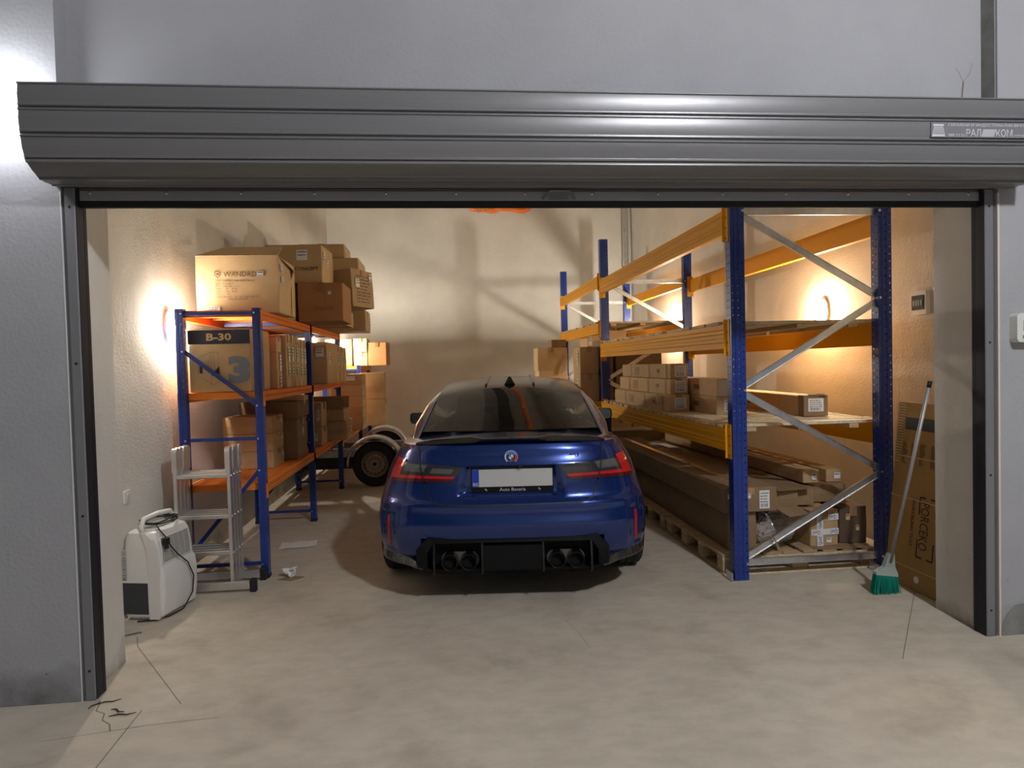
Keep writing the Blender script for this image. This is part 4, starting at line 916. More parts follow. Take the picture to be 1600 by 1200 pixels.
# papers
def flat_paper(label, loc, rz, wd, ht):
    o = thing('paper_sheet', label, 'paper', loc, rz)
    MB().grid([[(-wd/2+wd*i/4, -ht/2+ht*j/2, .003+.006*abs(math.sin(i*1.3+j))) for i in range(5)] for j in range(3)]).build('sheet', M_PAPER, o, fix=False).modifiers.new('t', 'SOLIDIFY').thickness = .001
flat_paper('creased white paper sheet lying on the floor by the second blue post', (-1.30, 2.62, 0), R(6), .30, .21)
o = thing('tissue', 'crumpled white tissue on a scrap of card near the front blue post', 'tissue', (-1.16, 1.72, 0))
rg = random.Random(2); mb = MB(); n = 9
rows = [[((.012+.030*t)*(1+.5*math.sin(3*a+i)+rg.uniform(-.3, .3))*math.cos(a), (.010+.022*t)*(1+.5*math.sin(3*a+i)+rg.uniform(-.3, .3))*math.sin(a), .004+.062*t+rg.uniform(-.004, .004)) for a in [2*math.pi*j/12 for j in range(12)]] for i, t in enumerate((0, .2, .45, .7, .9, 1))]
mb.grid(rows, close=True); mb.build('tissue', M_PAPER, o, smooth=False, fix=False)
MB().add([(-.09, -.05, .002), (.02, -.09, .002), (.10, -.02, .006), (-.01, .03, .003)], [(0, 1, 2, 3)]).build('card_scrap', M_KRAFTD, o, fix=False).modifiers.new('t', 'SOLIDIFY').thickness = .002
for i, (x, y, a, l) in enumerate(((-1.58, -.03, .3, .10), (-1.50, -.12, -.5, .08), (-1.46, -.16, .1, .11), (-1.63, -.05, 1.2, .07))):
    mb = MB(); mb.tube([(-l/2, 0, .004), (-l/6, .006, .006), (l/6, -.004, .005), (l/2, .004, .006)], [.002, .0035, .003, .0015], 5)
    o = tag(mb.build('dry_leaf_twig', mat('twig', (.08, .05, .03), .9), smooth=True), 'dry twig at the foot of the left guide rail, %s' % ('closest to the rail', 'second from the rail', 'outermost curled piece', 'against the pier')[i], 'twig', 'dry twigs by the left rail'); o.location = (x, y, 0); o.rotation_euler = (0, 0, a)

# ------------------------------------------------------------------ trailer
tr = thing('trailer', 'galvanised car trailer parked crosswise behind the left shelving', 'trailer', (-.93, 5.35, 0))
def wheel(y, face):
    t = MB(); t.lathe([(.17, .0), (.19, -.012), (.265, -.012), (.283, .01), (.288, .05), (.288, .115), (.283, .15), (.265, .17), (.19, .17), (.17, .16), (.17, 0)], 'y', 44, (0, y, .288)); t.build('tyre', M_BLACK, tr, smooth=35)
    r_ = MB(); r_.lathe([(.178, -.006), (.183, .004), (.176, .01), (.165, .02), (.155, .055), (.135, .045), (.12, .03), (.10, .028), (.085, .045), (.06, .05), (.055, .02), (.035, .012), (.001, .012)], 'y', 36, (0, y, .288))
    rm = r_.build('rim', mat('rim_paint', (.42, .37, .30), .4, .4), tr, smooth=40)
    hol = MB().cyl((0, 0, 0), (0, .006, 0), .0085, n=10).mesh('vent_hole', M_BLACK)
    for i in range(16): a = 2*math.pi*i/16; put('vent_hole', hol, rm, (.128*math.cos(a), y+.031, .288+.128*math.sin(a)))
    MB().cyl((0, y+.008, .288), (0, y+.05, .288), .024, n=14).build('hub_cap', M_BLACK, rm, smooth=40)
    f = MB(); rows = []
    for i in range(25):
        a = R(-4+188*i/24); c_, s_ = math.cos(a), math.sin(a); rows.append([(r*c_, yy, .288+r*s_) for r, yy in ((.325, y-.035), (.345, y-.035), (.36, y-.02), (.365, y+.01), (.362, y+.06), (.365, y+.11), (.365, y+.18), (.35, y+.195))])
    f.grid(rows); fo = f.build('mudguard', M_GALV, tr, smooth=50, fix=False); fo.modifiers.new('t', 'SOLIDIFY').thickness = .003
wheel(0, -1); wheel(1.42, -1)
MB().cyl((0, .12, .288), (0, 1.45, .288), .03, n=12).build('axle', M_GALV, tr, smooth=40)
for y in (.26, 1.28):
    MB().box(-1.03, .70, y-.03, y+.03, .36, .44).build('side_rail', M_GALV, tr)
    wp = MB(); wp.box(-1.03, .70, y-.16 if y > 1 else y-.03, y+.16 if y < 1 else y+.03, .445, .45)
    for i in range(22): wp.box(-1.0+i*.077, -.96+i*.077, (y+.02) if y < 1 else y-.10, (y+.10) if y < 1 else y-.02, .45, .456)
    wp.build('tread_plate', M_GALV, tr)
for x in (-1.0, -.3, .4): MB().box(x-.025, x+.025, .29, 1.25, .37, .43).build('cross_member', M_GALV, tr)
MB().box(-1.02, .55, .30, .34, .20, .355).build('shade_beam', mat('trailer_dark', (.06, .06, .065), .5), tr)  # dark beam added for the deep shade under the trailer
MB().box(-1.035, -1.02, .16, 1.40, .06, .45).build('end_board', mat('trailer_dark', (.06, .06, .065), .5), tr)
for y in (.2, 1.25): MB().box(-1.04, -1.03, y, y+.1, .27, .33).build('tail_lamp', mat('tail_red', (.35, .01, .01), .3), tr)
MB().cyl((-.86, .24, .05), (-.86, .24, .40), .018, n=10).cyl((-.86, .24, .0), (-.86, .24, .05), .04, n=12).build('prop_stand', M_GALV, tr, smooth=40)

# ------------------------------------------------------------------ right side: tile carton, broom
def tile_carton():
    # leans against the right wall; built upright then tilted about its long bottom edge
    w_, h_, t_ = .66, 1.20, .06
    o = thing('tile_carton', 'tall flat carton printed PORCEKO leaning against the right wall beside the broom', 'carton', (2.935, .52, 0))
    o.rotation_euler = (0, R(5.5), 0)
    body = MB().cbox(0, t_, 0, w_*.70, 0, h_, .004).build('body', mat('kraft_ochre', (.40, .235, .075), .8, var=.1, vscale=5), o)
    F = Face((-.0008, 0, 0), (0, -1, 0), (0, 0, 1))   # facing the car, -x; reading direction is -y
    # corrugated torn edge
    cr = MB()
    for i in range(22): z = .80+i*.018; yy = .46-.055+.012*math.sin(i*.6)-.02*(i/22); cr.box(-.006, .004, yy, .467, z, z+.009)
    cr.build('corrugated_edge', M_KRAFT2, o)
    for z in (.13, .57, .84): st = MB(); slab(st, F, -.462, -.002, z, z+.006, 0, .002); st.build('strap', M_KRAFT2, o)
    mb = MB(); slab(mb, F, -.38, -.0, 1.02, 1.10, 0, .0008); bd = mb.build('dark_band', mat('band2', (.03, .03, .035), .6), o)
    pr = MB(); txt(pr, F, 'PORCEKO', -.14, .42, h=.075, wd=.30, rot=-math.pi/2); txt(pr, F, 'PORCELAIN TILES', -.245, .42, h=.026, wd=.29, rot=-math.pi/2)
    for a, b, sa, sb in ((-.19, .60, 1, -1), (-.05, .60, -1, -1), (-.19, .22, 1, 1), (-.05, .22, -1, 1)):
        slab(pr, F, min(a, a+sa*.05), max(a, a+sa*.05), b-.005, b+.005, 0, .0008); slab(pr, F, a-.005, a+.005, min(b, b+sb*.11), max(b, b+sb*.11), 0, .0008)
    rg = random.Random(4)
    for cx in (-.36, -.28, -.20, -.10):
        for i in range(16):
            z = .93-i*.009; slab(pr, F, cx-.03, cx-.03+rg.uniform(.02, .055), z, z+.0035, 0, .0008)
    pr.build('printing', mat('ink_soft', (.05, .035, .02), .8), o, fix=False)
    MB().cyl((-.002, .17, .075), (.004, .17, .075), .022, n=18).build('white_dot', M_PAPER, o)
tile_carton()
br = thing('broom', 'broom with green bristles and grey handle leaning against the right pier', 'broom', (2.735, .70, 0))
hx, hy, hz = .128, -.24, 1.33
MB().tube([(0.025, -.02, .20), (hx, hy, hz)], .0115, 12).build('handle', mat('broom_grey', (.33, .31, .30), .4, .3), br, smooth=True)
MB().tube([(hx*.985, hy*.985, hz*.985), (hx*1.012, hy*1.012, hz*1.012)], .0125, 12).build('handle_tip', M_BLACK, br, smooth=True)
sock = MB(); rows = [[(-.068, -.02, .125), (.078, -.02, .105), (.078, .02, .105), (-.068, .02, .125)], [(-.066, -.018, .142), (.08, -.018, .122), (.08, .018, .122), (-.066, .018, .142)], [(-.012, -.017, .172), (.062, -.017, .165), (.062, .014, .165), (-.012, .014, .172)], [(.010, -.035, .26), (.045, -.035, .256), (.045, -.005, .256), (.010, -.005, .26)]]
sock.grid(rows, close=True); sock.f += [(0, 1, 2, 3), (12, 13, 14, 15)]; sock.m += [0, 0]; sock.build('head', mat('broom_head', (.36, .42, .39), .35), br)
rg = random.Random(9); bs = MB()
for i in range(46):
    for j in range(4):
        t = i/45; x0 = lerp(-.066, .076, t); x1 = lerp(-.088, .088, t)+rg.uniform(-.006, .006); y0 = -.016+j*.0106; z0 = lerp(.125, .105, t); y1 = y0*1.6+rg.uniform(-.006, .006)
        bs.bar((x0, y0, z0), (lerp(x0, x1, .6), lerp(y0, y1, .6), z0*.45), .003, .003); bs.bar((lerp(x0, x1, .6), lerp(y0, y1, .6), z0*.45), (x1, y1, rg.uniform(.001, .006)), .003, .003)
b = bs.build('bristles', mat('bristle_green', (.0, .21, .15), .5), br); b['kind'] = 'stuff'
# ------------------------------------------------------------------ the car
M_PAINT = mat('car_blue', (.0035, .027, .165), .24, .5, coat=1)
M_GLOSSBLK = mat('gloss_black', (.006, .006, .007), .12, coat=.6)
M_SATIN = mat('satin_black', (.006, .006, .007), .5, spec=.2)
M_CARBON = mat('carbon_roof', (.016, .015, .015), .26, coat=.15)
M_RED = mat('lamp_red', (.55, .012, .018), .12, coat=1)
M_REDD = mat('lamp_red_dark', (.10, .004, .006), .12, coat=1)
M_SMOKE = mat('lamp_smoke', (.030, .031, .031), .12, coat=1)
M_CHROME = mat('dark_chrome', (.25, .25, .26), .18, 1)
M_DINT = mat('cabin_dark', (.018, .018, .019), .7)
def glass_mat():
    m = bpy.data.materials.new('tinted_glass'); m.use_nodes = True; nt = m.node_tree; N = nt.nodes; L = nt.links
    N.remove(N['Principled BSDF']); t = N.new('ShaderNodeBsdfTransparent'); t.inputs[0].default_value = (.22, .22, .19, 1)
    g = N.new('ShaderNodeBsdfGlossy'); g.inputs['Roughness'].default_value = .01; g.inputs[0].default_value = (1, 1, 1, 1)
    f = N.new('ShaderNodeFresnel'); f.inputs[0].default_value = 1.6; x = N.new('ShaderNodeMixShader')
    L.new(f.outputs[0], x.inputs[0]); L.new(t.outputs[0], x.inputs[1]); L.new(g.outputs[0], x.inputs[2]); L.new(x.outputs[0], N['Material Output'].inputs[0]); return m
M_GLASS = glass_mat()
car = thing('car', 'dark blue sports saloon parked nose-in, seen from behind, with black spoiler and four exhaust tips', 'car', (.386, .853, 0), R(-5.8))
WT = [(.24, .862), (.32, .885), (.42, .903), (.52, .903), (.60, .893), (.66, .880), (.72, .865), (.78, .848), (.84, .825), (.90, .797), (.95, .768), (.98, .750), (1.0, .735)]
YT = [(.24, .11), (.30, .05), (.40, .018), (.47, .004), (.515, 0), (.53, .004), (.57, .016), (.605, .018), (.625, .014), (.645, .022), (.66, .038), (.70, .056), (.75, .062), (.82, .063), (.87, .062), (.89, .072), (.93, .088), (.97, .098), (1.0, .112)]
AR, AZ, AY = .385, .345, (.90, 3.757)
DD, NN = .5, 3.2
def recess(x, z):
    a = abs(x); e = .335-(z-.69)*.25
    r = .034*(1-sstep(e-.035, e+.01, a))*sstep(.672, .705, z)*(1-sstep(.866, .876, z))
    r += .10*(1-sstep(.545, .57, a))*(1-sstep(.415, .43, z))
    r += .016*sstep(.735, .765, a)*(1-sstep(.84, .87, a))*sstep(.315, .35, z)*(1-sstep(.57, .60, z))
    return r
def surf(x, z):
    W_ = smooth(WT, z); f = min(.9999, abs(x)/W_)
    return smooth(YT, z)+DD*(1-(1-f**NN)**(1/NN))+recess(x, z)
ZBELT = [(0, 1.0), (.7, 1.0), (1.2, .99), (2.0, .965), (3.0, .945), (3.6, .93), (4.1, .86), (4.5, .76), (4.65, .72)]
def door(y): return sstep(1.35, 1.75, y)*(1-sstep(2.85, 3.25, y))
def body_shell():
    zn = [.24+.0127*i for i in range(60)]+[1.0]
    fr = [i*.02 for i in range(45)]+[.895, .91, .925, .94, .953, .965, .975, .983, .99, .995, .998, .9995, 1.0]
    ys = []; y = .63
    while y < 4.12: ys.append(y); y += .028 if (y < 1.35 or 3.3 < y) else .06
    ff = [.0, .01, .05, .12, .2, .3, .4, .5, .6, .7, .8, .88, .94, .98, 1.0]     # front quarter, angle fraction
    rows = []
    for z in zn:
        v = (z-.24)/.76; row = []
        W_ = smooth(WT, z)
        for f in fr: x = f*W_; row.append((x, surf(x, z) if f < 1 else smooth(YT, z)+DD, z))
        for y in ys: row.append((W_*(1-.045*door(y)*(1-sstep(.8, 1.0, z)*.5)), y, .24+v*(smooth(ZBELT, y)-.24)))
        for t in ff:
            a = t*math.pi/2; y = 4.14+.50*math.sin(a)**.8; x = W_*math.cos(a)**.62; row.append((x, y, .24+v*(smooth(ZBELT, y)-.24)))
        rows.append(row)
    nc = len(rows[0]); nr = len(rows)
    def inside(p): return any((p[1]-c)**2+(p[2]-AZ)**2 < AR*AR for c in AY) and p[0] > .5
    ins = [[inside(p) for p in r] for r in rows]
    newp = [list(r) for r in rows]
    for i in range(nr):
        for j in range(nc):
            if ins[i][j]:
                near = any(0 <= i+a < nr and 0 <= j+b < nc and not ins[i+a][j+b] for a in (-1, 0, 1) for b in (-1, 0, 1))
                if near:
                    p = rows[i][j]; c = min(AY, key=lambda q: abs(q-p[1])); d = Vector((p[1]-c, p[2]-AZ)); d = d.normalized()*AR; newp[i][j] = (p[0], c+d.x, max(.24, AZ+d.y))
    mb = MB()
    for s in (1, -1):
        o = len(mb.v); mb.v += [(s*p[0], p[1], p[2]) for r in newp for p in r]
        for i in range(nr-1):
            for j in range(nc-1):
                if ins[i][j] and ins[i][j+1] and ins[i+1][j] and ins[i+1][j+1]: continue
                q = (o+i*nc+j, o+i*nc+j+1, o+(i+1)*nc+j+1, o+(i+1)*nc+j); mb.f.append(q if s > 0 else q[::-1]); mb.m.append(0)
    # boot deck and bonnet
    top = rows[-1]
    for s0, s1, cr in ((0, sum(1 for p in top if p[1] < .78), .036), (min(j for j, p in enumerate(top) if p[1] > 3.3), nc, .05)):
        g = [[(top[j][0]*k/14, top[j][1], top[j][2]+cr*(1-(k/14)**2)*(sstep(.112, .20, top[j][1]) if s0 == 0 else 1)) for k in range(-14, 15)] for j in range(s0, s1)]
        mb.grid(g)
    me = mb.mesh('body', M_PAINT, fix=False)
    bm = bmesh.new(); bm.from_mesh(me); bmesh.ops.remove_doubles(bm, verts=bm.verts, dist=.0004); bmesh.ops.dissolve_degenerate(bm, dist=.0003, edges=bm.edges); bmesh.ops.recalc_face_normals(bm, faces=bm.faces); bm.to_mesh(me); bm.free()
    me.polygons.foreach_set('use_smooth', [True]*len(me.polygons)); me.set_sharp_from_angle(angle=R(38)); return put('body', me, car)
body_shell()
def deckz(x): return 1.0+.036*(1-(x/.735)**2)
# underbody and wheel wells
MB().box(-.52, .52, .16, 4.45, .17, .26).box(-.80, .80, 1.32, 3.3, .17, .26).build('underbody', M_SATIN, car)
for c in AY:
    for s in (1, -1):
        rows = [[(s*x, c+.395*math.cos(R(a)), AZ+.395*math.sin(R(a))) for x in (.50, .70, .875)] for a in range(-25, 206, 10)]
        wl = MB().grid(rows); wl.grid([[(s*.50, c+.395*t*math.cos(R(a)), AZ+.395*t*math.sin(R(a))) for t in (0.02, 1)] for a in range(0, 361, 15)]); wl.build('wheel_well', M_SATIN, car, fix=False)
        MB().tube([(s*(.897 if c < 2 else .893), c+AR*math.cos(R(a)), AZ+AR*math.sin(R(a))) for a in range(-12, 193, 6)], .010, 6).build('arch_lip', M_PAINT, car, smooth=True)
# wheels
def car_wheel(c, s):
    x0 = .79; r = .345
    t = MB(); t.lathe([(.255, -.125), (.265, -.14), (.325, -.142), (.340, -.128), (.345, -.11), (.345, -.083), (.338, -.081), (.338, -.073), (.345, -.071), (.345, -.032), (.338, -.030), (.338, -.022), (.345, -.02), (.345, .02), (.338, .022), (.338, .030), (.345, .032), (.345, .071), (.338, .073), (.338, .081), (.345, .083), (.345, .11), (.340, .128), (.325, .142), (.265, .14), (.255, .125), (.255, -.125)], 'x', 64, (s*x0, c, r))
    w_ = t.build('tyre', mat('tyre', (.022, .022, .023), .75), car, smooth=35)
    sp = MB()   # sipes across the tread
    for i in range(54):
        a = 2*math.pi*i/54
        for xa, xb, sl in ((-.125, -.086, .02), (.086, .125, -.02), (-.066, -.036, .02), (.036, .066, -.02)):
            p = [(s*x0+x, c+rr_*math.cos(a+da), r+rr_*math.sin(a+da)) for rr_, x, da in ((.3456, xa, 0), (.3456, xb, sl), (.3456, xb, sl+.014), (.3456, xa, .014))]; sp.add(p, [(0, 1, 2, 3)])
    sp.build('tread_sipes', M_BLACK, w_, fix=False)
    rm = MB(); rm.lathe([(.262, -.13), (.25, -.12), (.245, 0), (.25, .12), (.264, .132), (.255, .135), (.24, .11)], 'x', 40, (s*x0, c, r))
    for i in range(10):
        a = 2*math.pi*i/10; d = Vector((0, math.cos(a), math.sin(a))); rm.bar(Vector((s*(x0+.095), c, r))+d*.04, Vector((s*(x0+.115), c, r))+d*.25, .022, .03, up=(1, 0, 0))
    rm.cyl((s*(x0+.07), c, r), (s*(x0+.11), c, r), .06, n=20); rm.build('rim', M_SATIN, w_, smooth=35)
for c in AY:
    for s in (1, -1): car_wheel(c, s)
# ---- tail lamps
def lamp_pt(s, t, off, sd):
    z = lerp(.780-.014*s**4, .873+.030*s, t); xo = lerp(.812, .757, max(0, min(1.2, (z-.765)/.135))); xi = lerp(.372, .298, t)
    x = lerp(xi, xo, s); return (sd*x, surf(x, z)-off, z)
def lamp_patch(name, s0, s1, t0, t1, off, m, parent, sd, ns=24, nt=8, th=.02):
    rows = [[lamp_pt(lerp(s0, s1, i/ns), lerp(t0, t1, j/nt), off, sd) for i in range(ns+1)] for j in range(nt+1)]
    mb = MB().grid(rows)
    back = lambda p: (p[0], p[1]+off+th, p[2])
    for line in (rows[0], rows[-1], [r[0] for r in rows], [r[-1] for r in rows]): mb.grid([line, [back(p) for p in line]])
    return mb.build(name, m, parent, smooth=40)
for sd in (1, -1):
    for nm, a, b in (('boot', 0.0, .455), ('wing', .462, .985)):
        tl = lamp_patch('tail_lamp', a, b, 0, 1, .009, M_SMOKE, car, sd)
        lamp_patch('red_strip', a+.0+(.012 if nm == 'boot' else 0), b, .20, .36, .0125, M_RED, tl, sd, th=.003)
        lamp_patch('red_base', a+.0+(.004 if nm == 'boot' else 0), b, .02, .20, .0115, M_REDD, tl, sd, th=.003)
        if nm == 'wing':
            lamp_patch('red_arm', .84, .986, .30, 1.12, .0125, M_RED, tl, sd, 10, 10, th=.006)
            lamp_patch('clear_insert', .50, .80, .55, .95, .0105, mat('lamp_clear', (.10, .105, .105), .15, coat=1), tl, sd, 10, 4, th=.002)
        else:
            lamp_patch('clear_insert', .10, .40, .52, .82, .0105, MATS.get('lamp_clear') or M_SMOKE, tl, sd, 10, 4, th=.002)
# ---- shut lines
def strip(name, path, wd, offf, m, parent=None):
    P = []
    for a, b in zip(path, path[1:]):
        n = max(2, int(math.hypot(b[0]-a[0], b[1]-a[1])/.012)); P += [(lerp(a[0], b[0], i/n), lerp(a[1], b[1], i/n)) for i in range(n)]
    P.append(path[-1]); r1 = []; r2 = []
    for i, p in enumerate(P):
        q = P[min(i+1, len(P)-1)]; o_ = P[max(i-1, 0)]; d = Vector((q[0]-o_[0], q[1]-o_[1])).normalized(); n = Vector((-d.y, d.x))*wd/2
        for r_, sg in ((r1, 1), (r2, -1)):
            x, z = p[0]+n.x*sg, p[1]+n.y*sg; r_.append((x, surf(x, z)-offf(x, z), z))
    return MB().grid([r1, r2]).build(name, m, parent or car, fix=False)
half = [(.592, .998), (.585, .93), (.572, .86), (.560, .79), (.545, .74), (.528, .695), (.505, .663), (.475, .648), (.43, .641), (.25, .637), (0, .636)]
path = half+[(-x, z) for x, z in half[-2::-1]]
strip('boot_shut_line', path, .008, lambda x, z: .0145 if (.772 < z < .892 and abs(x) > .3) else .003, M_BLACK)
strip('tow_cover', [(.415, .455), (.415, .505), (.475, .505), (.475, .455), (.415, .455)], .0022, lambda x, z: .0010, M_BLACK)
# ---- spoiler lip
rows = []
for i in range(49):
    x = -.615+1.23*i/48; a = abs(x); h = interp([(0, .010), (.17, .010), (.25, .024), (.48, .022), (.58, .012), (.615, .002)], a); y = surf(x, 1.0); z = deckz(x)
    rows.append([(x, y+.006, z-.018), (x, y-.012, z-.004+h*.5), (x, y-.010, z+h), (x, y+.012, z+h+.002), (x, y+.085, z+.004), (x, y+.085, z-.02)])
mb = MB().grid(rows, close=True); mb.f += [tuple(range(6)), tuple(range(48*6, 49*6))]; mb.m += [0, 0]; mb.build('spoiler', M_GLOSSBLK, car, smooth=50)
# ---- number plate
yp = surf(0, .78)-.012
fr = thing('x', None, None); bpy.data.objects.remove(fr)
pf = MB().prism(rr(-.252, .268, .703, .858, .006), yp, yp+.012).build('plate_frame', M_SATIN, car)
MB().prism(rr(-.245, .261, .740, .850, .004), yp-.003, yp+.002).build('number_plate', mat('plate_white', (.55, .55, .53), .35), car)
MB().box(-.244, -.203, yp-.0042, yp-.002, .741, .849).build('blue_band', mat('plate_blue', (.01, .05, .45), .4), pf)
FP = Face((0, yp, 0), (1, 0, 0), (0, 0, 1)); pr = MB(); txt(pr, FP, 'Auto Bavaria', .008, .7215, h=.021, wd=.165); pr.build('lettering', mat('plate_ink', (.6, .6, .62), .5), pf, fix=False)
pr = MB(); txt(pr, Face((0, yp-.0042, 0), (1, 0, 0), (0, 0, 1)), 'BG', -.2235, .757, h=.02); pr.build('lettering', M_PAPER, pf, fix=False)
lg = MB()
for cx in (-.16, .178):
    for k in range(4):
        P = [(.008*math.cos(R(90*k+18*i)), .008*math.sin(R(90*k+18*i))) for i in range(6)]
        if k % 2: lg.add([FP.p(cx, .7215, .0012)]+[FP.p(cx+a, .7215+b, .0012) for a, b in P], [tuple(range(7))])
lg.build('emblem', mat('plate_ink', (.6, .6, .62), .5), pf, fix=False)
MB().cyl((.06, surf(.06, .874)-.01, .868), (.06, surf(.06, .874)+.02, .868), .012, n=14).build('rear_camera', M_BLACK, car, smooth=40)
MB().box(-.29, .29, yp-.004, yp+.03, .866, .874).build('ledge_shadow', M_SATIN, car)  # black strip painting the shadow line under the boot overhang
# ---- roundel
bz = .927; by = surf(0, bz)-.004; FB = Face((0.004, by, bz), (1, 0, .0), (0, .12, 1))
rd = MB()
def disc(mb, r0, r1, a0, a1, e, mi, n=24):
    for i in range(n):
        t0, t1 = R(lerp(a0, a1, i/n)), R(lerp(a0, a1, (i+1)/n)); mb.add([FB.p(r*math.cos(t), r*math.sin(t), e) for r, t in ((r0, t0), (r1, t0), (r1, t1), (r0, t1))], [(0, 1, 2, 3)], mi)
disc(rd, .0, .041, 0, 360, .003, 0, 32)
disc(rd, .0245, .0385, 20, 150, .0036, 1); disc(rd, .0245, .033, 150, 250, .0036, 2); disc(rd, .0245, .0385, -80, 20, .0036, 3)
disc(rd, .0155, .0245, 0, 360, .0042, 4, 32); disc(rd, .0, .0150, 0, 90, .0044, 0, 8); disc(rd, .0, .0150, 90, 180, .0044, 5, 8); disc(rd, .0, .0150, 180, 270, .0044, 0, 8); disc(rd, .0, .0150, 270, 360, .0044, 5, 8)
b_ = rd.build('roundel', [mat('emblem_white', (.75, .75, .77), .3), mat('emblem_blue', (.12, .25, .62), .3), mat('emblem_violet', (.06, .04, .22), .3), mat('emblem_red', (.5, .04, .03), .3), M_BLACK, mat('emblem_sky', (.05, .20, .62), .3)], car, fix=False)
pr = MB()
for ch, a in (('B', 130), ('M', 90), ('W', 50)): txt(pr, FB, ch, .0200*math.cos(R(a)), .0200*math.sin(R(a)), h=.0055, e=.0048, rot=R(a-90))
pr.build('lettering', MATS['emblem_white'], b_, fix=False)
disc(rm_ := MB(), .039, .042, 0, 360, .0046, 0, 32); rm_.build('rim_ring', M_STEEL, b_, fix=False)
MB().cyl(FB.p(0, 0, -.006), FB.p(0, 0, .0032), .041, n=32).build('disc', MATS['emblem_white'], b_, smooth=40)
# ---- M3 badge
FM = Face((.395, surf(.395, .928)-.0035, .917), (1, .07, 0), (0, .1, 1)); mb = MB()
def par(mb, a, wd, mi): mb.add([FM.p(a, 0, e) for e in (0,)]+[FM.p(a+wd, 0, 0), FM.p(a+wd+.011, .022, 0), FM.p(a+.011, .022, 0)], [(0, 1, 2, 3)], mi)
par(mb, -.038, .007, 0); par(mb, -.030, .007, 1); par(mb, -.022, .007, 2)
txt(mb, FM, 'M', .003, .011, h=.022, wd=.028, e=0, mi=3); txt(mb, FM, '3', .030, .011, h=.022, wd=.018, e=0, mi=3)
mb.build('model_badge', [mat('m_sky', (.10, .35, .75), .3), mat('m_navy', (.02, .03, .25), .3), mat('m_red', (.7, .05, .03), .3), M_GLOSSBLK], car, fix=False)
mb = MB(); slab(mb, FM, -.040, .042, -.005, -.002, -.002, .001); mb.build('badge_edge', M_STEEL, car)
# ---- bumper reflectors
for s in (1, -1):
    rows = []
    for i in range(13):
        z = .36+.2*i/12; wv = .010 if 0 < i < 12 else .006; xc = .800-.004*(i/12)
        rows.append([(s*(xc-wv), surf(xc-wv, z)-.003, z), (s*xc, surf(xc, z)-.006, z), (s*(xc+wv), surf(xc+wv, z)-.003, z)])
    MB().grid(rows).build('reflector', mat('reflector_red', (.42, .006, .012), .25, coat=.6), car, smooth=True, fix=False)
# ---- diffuser, exhausts, corner lips
df = MB()
out = [(-.60, .255), (-.605, .36), (-.54, .432), (.54, .432), (.605, .36), (.60, .255), (.50, .222), (-.50, .222)]
inn = [(-.535, .25), (-.535, .345), (-.495, .405), (.495, .405), (.535, .345), (.535, .25), (.48, .24), (-.48, .24)]
n = 8
V = [(a, surf(a, .44)*.6-.004, b) for a, b in out]+[(a, .012, b) for a, b in inn]+[(a, .12, b) for a, b in inn]+[(a, .16, b) for a, b in out]
F_ = [(i, (i+1) % n, n+(i+1) % n, n+i) for i in range(n)]+[(n+i, n+(i+1) % n, 2*n+(i+1) % n, 2*n+i) for i in range(n)]+[tuple(range(2*n, 3*n))]+[(i, 3*n+i, 3*n+(i+1) % n, (i+1) % n) for i in range(n)]
df.add(V, F_); d_ = df.build('diffuser', M_SATIN, car, smooth=25)
MB().box(-.185, .185, .005, .12, .235, .385).build('centre_panel', M_SATIN, d_)
for x in (-.49, -.19, .19, .49): MB().prism([(.0, .21), (.13, .21), (.13, .40), (.02, .40), (-.008, .30)], x-.006, x+.006, plane='yz').build('fin', M_GLOSSBLK, d_)
for s in (-1, 1): MB().prism(rr(-.12, .12, -.058, .05, .05, 6), .09, .115, M=Matrix.Translation((s*.335, 0, .28))).build('heat_shield', mat('shield', (.20, .18, .16), .45, .5), d_)
for x in (-.395, -.277, .277, .395):
    e = MB(); e.lathe([(.050, .18), (.050, .02), (.052, .012), (.050, .004), (.045, .006), (.043, .02), (.043, .17), (.0, .17)], 'y', 28, (x, 0, .285))
    e = e.build('exhaust_tip', mat('exhaust_black', (.035, .035, .037), .22, .8), car, smooth=40)
    MB().cyl((x, .05, .285), (x, .165, .285), .0428, n=24).build('bore', mat('bore_shade', (.002, .002, .002), .9), e)  # black plug standing in for the shade inside the tip
for s in (1, -1):
    rows = []
    for i in range(15):
        x = .565+.300*i/14; f = i/14; y = surf(min(x, .862), .30); zt = lerp(.262, .338, f**.8); zb_ = lerp(.238, .268, f)
        y = lerp(.05, y, sstep(.0, .35, f))
        rows.append([(s*x, y+.03, zb_-.004), (s*(x+.004*f), y-.026, zb_), (s*(x+.004*f), y-.030, zb_+.012), (s*x, y-.004, zt), (s*(x-.01), y+.02, zt+.004)])
    mb = MB().grid(rows); mb.f += [tuple(range(5)), tuple(range(14*5, 15*5))]; mb.m += [0, 0]; mb.build('corner_lip', mat('carbon', (.028, .027, .027), .2, coat=1, var=.5, vscale=60), car, smooth=40)
